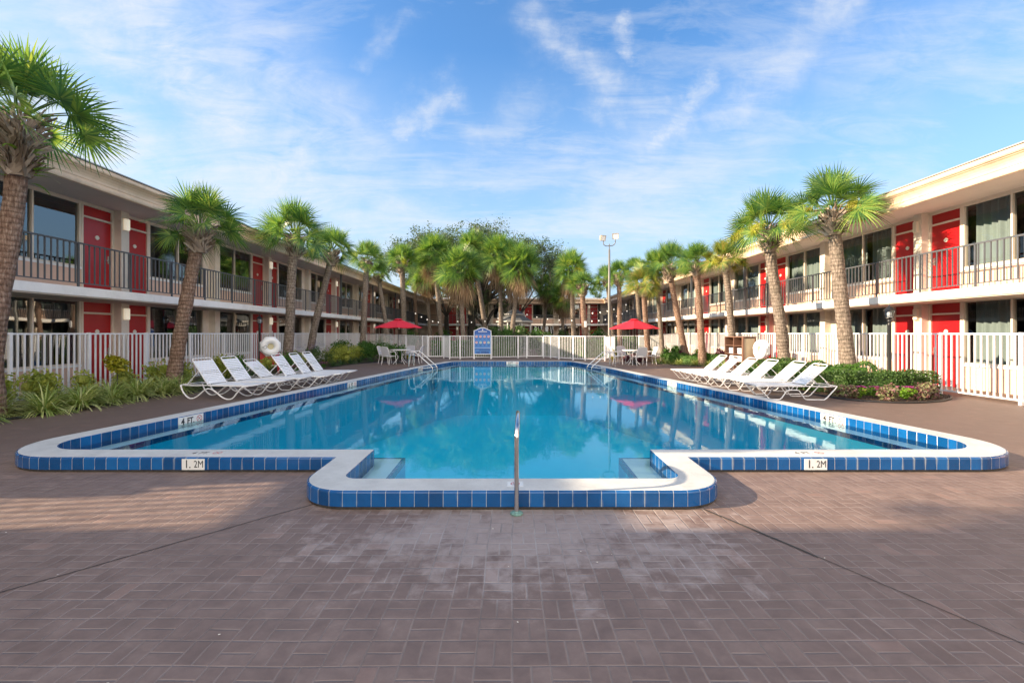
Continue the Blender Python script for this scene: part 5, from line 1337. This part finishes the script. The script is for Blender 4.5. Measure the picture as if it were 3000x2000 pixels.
oak(-4.2,47,.42,12.1,9.4,'large spreading oak behind the palm grove, hung with grey moss',112,3,lean=.2,leaf=.17,nleaf=480,moss=.5)
oak(-7.5,52,.3,10.5,5.2,'added dense oak keeping sky light off the far wing, behind the left grove palms',26,21,leaf=.22,nleaf=260,moss=.3)  # added tree: its crown blocks sky light from the far wing
oak(.6,52.5,.3,10.0,4.6,'added dense oak keeping sky light off the far wing, behind the gazebo roof',24,22,leaf=.22,nleaf=260,moss=.3)  # second added tree, darkens the far wing behind the gazebo
oak(-19,-1.3,.35,10.4,3.3,'added unseen oak beyond the walkway, placed to dapple the near right deck',20,31,leaf=.24,nleaf=110)  # added out of view to soften the sun edge on the right deck
oak(5,80,.4,9.3,5.5,'oak beyond the far wing seen between the palms right of the gazebo',16,8,leaf=.3,nleaf=160)
oak(-12,84,.4,11,6,'oak beyond the far wing at the left corner',18,9,leaf=.3,nleaf=160)
oak(16,86,.4,10,6,'oak beyond the far wing behind the right corner palms',16,10,leaf=.3,nleaf=160)
# low mossy limb mass left of the gazebo
oak(-2.6,44,.3,6.4,2.6,'small dark mossy oak left of the gazebo in deep shade',12,12,leaf=.16,nleaf=260,moss=1.0)

# ------------------------------------------------------------------ string lights
def strings(a,b_,sag,n,label):
    t=thing('string_lights',label,'string lights',a); A=Vector((0,0,0)); B_=Vector(b_)-Vector(a); pts=[A.lerp(B_,k/16)+Vector((0,0,-sag*4*(k/16)*(1-k/16))) for k in range(17)]
    m=MB(); m.tube(pts,.011,4); m.build('cable',M['black'],t,world=False)
    for k in range(1,n):
        f=k/n; p=A.lerp(B_,f)+Vector((0,0,-sag*4*f*(1-f))); m=MB(); m.tube([p,p+Vector((0,0,-.1))],.02,5); c=m.build('socket',M['black'],t,world=False)
        m=MB(); m.lathe([(0,-.20),(.04,-.17),(.045,-.13),(.025,-.09),(0,-.085)],p.x,p.y,8,cz=p.z); m.build('bulb',M['bulb'],t,world=False,smooth=True)
strings(((1712-1500)*30/F,30,3.0),((1850-1500)*38/F,38,4.3),.25,7,'string of bulbs running from the box palm up toward the right wing, upper cable')
strings(((1712-1500)*30/F,30,2.5),((1850-1500)*40/F,40,3.9),.35,8,'string of bulbs from the box palm to the right wing, lower cable')
strings((gx+.3,40,3.6),((1716-1500)*31/F,31,2.6),.3,6,'string of bulbs between the gazebo and the box palm')
strings((gx-.3,40,3.4),((1300-1500)*38/F,38,2.9),.5,5,'string of bulbs between the gazebo and the grove palms on its left')
strings(((1200-1500)*36/F,36,3.6),((1300-1500)*38/F,38,2.6),.3,6,'string of bulbs in the shade right of the dark red umbrella')

# small fallen petals / litter on the deck
mb=MB(); rnd=random.Random(11); pts=[(rnd.uniform(-5,6),rnd.uniform(1.9,4.0),.004) for _ in range(34)]+[(rnd.uniform(6,8),rnd.uniform(6,11),.004) for _ in range(30)]
for p in pts:
    s=rnd.uniform(.004,.010); a=rnd.uniform(0,6); mb.add([(p[0]+s*cos(a+k),p[1]+s*sin(a+k)*.6,.003+.002*(k%2)) for k in (0,1.6,3.1,4.7)],[(0,1,2,3)])
o=mb.build('deck_litter',M['plaque']); o['kind']='stuff'; o['label']='tiny pale petals and specks scattered on the deck'

# ------------------------------------------------------------------ light, sky, camera
EL=R(21); SD=Vector((-1,-.15,0)).normalized()
sun=bpy.data.lights.new('sun','SUN'); sun.energy=SUN_E; sun.angle=R(.55); sun.color=(1,.78,.54)
so=bpy.data.objects.new('sun',sun); C.objects.link(so)
dirv=Vector((SD.x*cos(EL),SD.y*cos(EL),sin(EL))); so.rotation_euler=dirv.to_track_quat('Z','Y').to_euler(); so.location=(-30,-10,20)
w=bpy.data.worlds.new('World'); sc.world=w; w.use_nodes=True; nt=w.node_tree; bg=nt.nodes['Background']
sky=nt.nodes.new('ShaderNodeTexSky'); sky.sky_type='NISHITA'; sky.sun_disc=False; sky.sun_elevation=R(24); sky.sun_rotation=math.atan2(SD.x,SD.y)%(2*pi)
sky.air_density=1.0; sky.dust_density=.6; sky.ozone_density=2.2
tc=nt.nodes.new('ShaderNodeTexCoord'); sp=nt.nodes.new('ShaderNodeSeparateXYZ'); nt.links.new(tc.outputs['Generated'],sp.inputs[0])
zz=mth(nt,'MAXIMUM',sp.outputs[2],.03)
px_=mth(nt,'DIVIDE',sp.outputs[0],mth(nt,'ADD',zz,.12)); py_=mth(nt,'DIVIDE',sp.outputs[1],mth(nt,'ADD',zz,.12))
cb=nt.nodes.new('ShaderNodeCombineXYZ'); nt.links.new(px_,cb.inputs[0]); nt.links.new(py_,cb.inputs[1])
def cl(rot,scl,ns,det,rough,dist,off=(0,0,0)):
    mp=nt.nodes.new('ShaderNodeMapping'); mp.inputs['Rotation'].default_value=(0,0,rot); mp.inputs['Scale'].default_value=scl; mp.inputs['Location'].default_value=off; nt.links.new(cb.outputs[0],mp.inputs[0])
    return noise(nt,ns,det,rough,mp.outputs[0],dist)
streak=cl(R(CL_ROT),(.45,1.9,1),1.1,9,.62,.9,(3.1,1.7,0)); wisp=cl(R(CL_ROT+25),(1.0,2.6,1),2.6,8,.68,1.6,(7,2,0)); mass=cl(R(10),(.8,.9,1),.62,3,.5,.3,CL_OFF)
dens=mth(nt,'ADD',mth(nt,'ADD',mth(nt,'MULTIPLY',streak,.62),mth(nt,'MULTIPLY',wisp,.30)),mth(nt,'MULTIPLY',mass,.62))
dens=mth(nt,'MULTIPLY',mth(nt,'SUBTRACT',dens,.74,clamp=True),3.3,clamp=True)
low=mth(nt,'SUBTRACT',1,mth(nt,'MULTIPLY',sp.outputs[2],1.9),clamp=True)        # thin veil toward the horizon
veil=mth(nt,'MULTIPLY',mth(nt,'POWER',low,1.1),1.0,clamp=True)
leftv=mth(nt,'MULTIPLY',mth(nt,'SUBTRACT',mth(nt,'MULTIPLY',sp.outputs[0],-1),.15,clamp=True),.2)
fac=mth(nt,'ADD',mth(nt,'MULTIPLY',dens,.8),leftv,clamp=True)
yy=mth(nt,'MAXIMUM',sp.outputs[1],.05); A_=mth(nt,'DIVIDE',sp.outputs[0],yy); B_=mth(nt,'DIVIDE',sp.outputs[2],yy)
cab=nt.nodes.new('ShaderNodeCombineXYZ'); nt.links.new(A_,cab.inputs[0]); nt.links.new(B_,cab.inputs[1])
wn_=nt.nodes.new('ShaderNodeTexNoise'); wn_.inputs['Scale'].default_value=3.4; wn_.inputs['Detail'].default_value=8; wn_.inputs['Roughness'].default_value=.62; nt.links.new(cab.outputs[0],wn_.inputs['Vector'])
wsp=nt.nodes.new('ShaderNodeSeparateColor'); nt.links.new(wn_.outputs['Color'],wsp.inputs[0])
Aw=mth(nt,'ADD',A_,mth(nt,'MULTIPLY',mth(nt,'SUBTRACT',wsp.outputs[0],.5),.36)); Bw=mth(nt,'ADD',B_,mth(nt,'MULTIPLY',mth(nt,'SUBTRACT',wsp.outputs[1],.5),.36))
tot=None
def S(u): return (u*1.2755-1500)/F
def Sb(v): return (975-v*1.2755)/F
for (u0,v0,u1,v1,wd,st) in ((300,-60,660,430,100,.80),(330,-60,620,300,34,.45),(120,-60,380,200,60,.65),(60,200,380,460,120,.75),(560,100,800,380,110,.55),(880,310,1010,220,34,.65),(1240,60,1470,260,46,.6),(1610,170,1480,330,34,.75),(1500,300,1380,500,90,.5),(1900,20,1680,260,75,.6),(1420,60,1450,120,22,.6),(1750,300,1400,470,90,.4),(450,430,960,540,90,.6),(2000,200,2352,40,110,.35),(1100,310,1230,240,40,.35),(850,110,930,40,24,.3),(1500,520,2100,450,70,.4),(1000,420,1300,380,60,.35)):
    ax,ay,bx,by=S(u0),Sb(v0),S(u1),Sb(v1); dx,dy=bx-ax,by-ay; l2=dx*dx+dy*dy
    px0=mth(nt,'SUBTRACT',Aw,ax); py0=mth(nt,'SUBTRACT',Bw,ay)
    tt=mth(nt,'ADD',mth(nt,'MULTIPLY',px0,dx/l2),mth(nt,'MULTIPLY',py0,dy/l2),clamp=True)
    ex=mth(nt,'SUBTRACT',px0,mth(nt,'MULTIPLY',tt,dx)); ey=mth(nt,'SUBTRACT',py0,mth(nt,'MULTIPLY',tt,dy))
    dd_=mth(nt,'SQRT',mth(nt,'ADD',mth(nt,'MULTIPLY',ex,ex),mth(nt,'MULTIPLY',ey,ey)))
    wv_=wd*1.2755/F
    gsn=mth(nt,'MULTIPLY',mth(nt,'EXPONENT',mth(nt,'MULTIPLY',mth(nt,'POWER',mth(nt,'DIVIDE',dd_,wv_),2),-1)),st)
    tot=gsn if tot is None else mth(nt,'MAXIMUM',tot,gsn)
mpf=nt.nodes.new('ShaderNodeMapping'); mpf.inputs['Rotation'].default_value=(0,0,R(52)); mpf.inputs['Scale'].default_value=(2.2,8,1); nt.links.new(cab.outputs[0],mpf.inputs[0])
fil=noise(nt,1.6,9,.66,mpf.outputs[0],1.4); fil2=noise(nt,7,7,.65,cab.outputs[0],1.0)
tex=mth(nt,'MULTIPLY',mth(nt,'SUBTRACT',mth(nt,'ADD',mth(nt,'MULTIPLY',fil,.72),mth(nt,'MULTIPLY',fil2,.38)),.40,clamp=True),3.6,clamp=True)
front=mth(nt,'GREATER_THAN',sp.outputs[1],.05)
stroke=mth(nt,'MULTIPLY',mth(nt,'MULTIPLY',tot,mth(nt,'ADD',mth(nt,'MULTIPLY',tex,.92),.10)),front)
fac=mth(nt,'SUBTRACT',1,mth(nt,'MULTIPLY',mth(nt,'SUBTRACT',1,fac),mth(nt,'SUBTRACT',1,mth(nt,'MULTIPLY',stroke,.95))),clamp=True)
back=mth(nt,'MULTIPLY',mth(nt,'SUBTRACT',mth(nt,'MULTIPLY',sp.outputs[1],-1),-.05,clamp=True),1.6,clamp=True)  # brighter white clouds added behind the camera to lift light in the shade
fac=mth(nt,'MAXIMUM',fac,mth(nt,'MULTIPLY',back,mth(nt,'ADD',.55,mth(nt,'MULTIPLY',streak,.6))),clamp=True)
skyc=mixc(nt,1.0,sky.outputs[0],SKY_TINT,'MULTIPLY')
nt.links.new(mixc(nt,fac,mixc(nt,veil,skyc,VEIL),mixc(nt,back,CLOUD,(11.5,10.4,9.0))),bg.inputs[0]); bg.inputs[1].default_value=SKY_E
cam=bpy.data.cameras.new('camera'); co=bpy.data.objects.new('camera',cam); C.objects.link(co); co.location=(0,0,EYE); co.rotation_euler=(R(90),0,0)
cam.lens=16.0; cam.sensor_width=36; cam.sensor_fit='HORIZONTAL'; cam.shift_y=-25/3000; cam.clip_end=3000; cam.clip_start=.05; sc.camera=co
sc.view_settings.view_transform='Standard'; sc.view_settings.look='None'; sc.view_settings.exposure=EXPO; sc.view_settings.gamma=1
sc.cycles.max_bounces=10; sc.cycles.transparent_max_bounces=24; sc.cycles.caustics_reflective=False
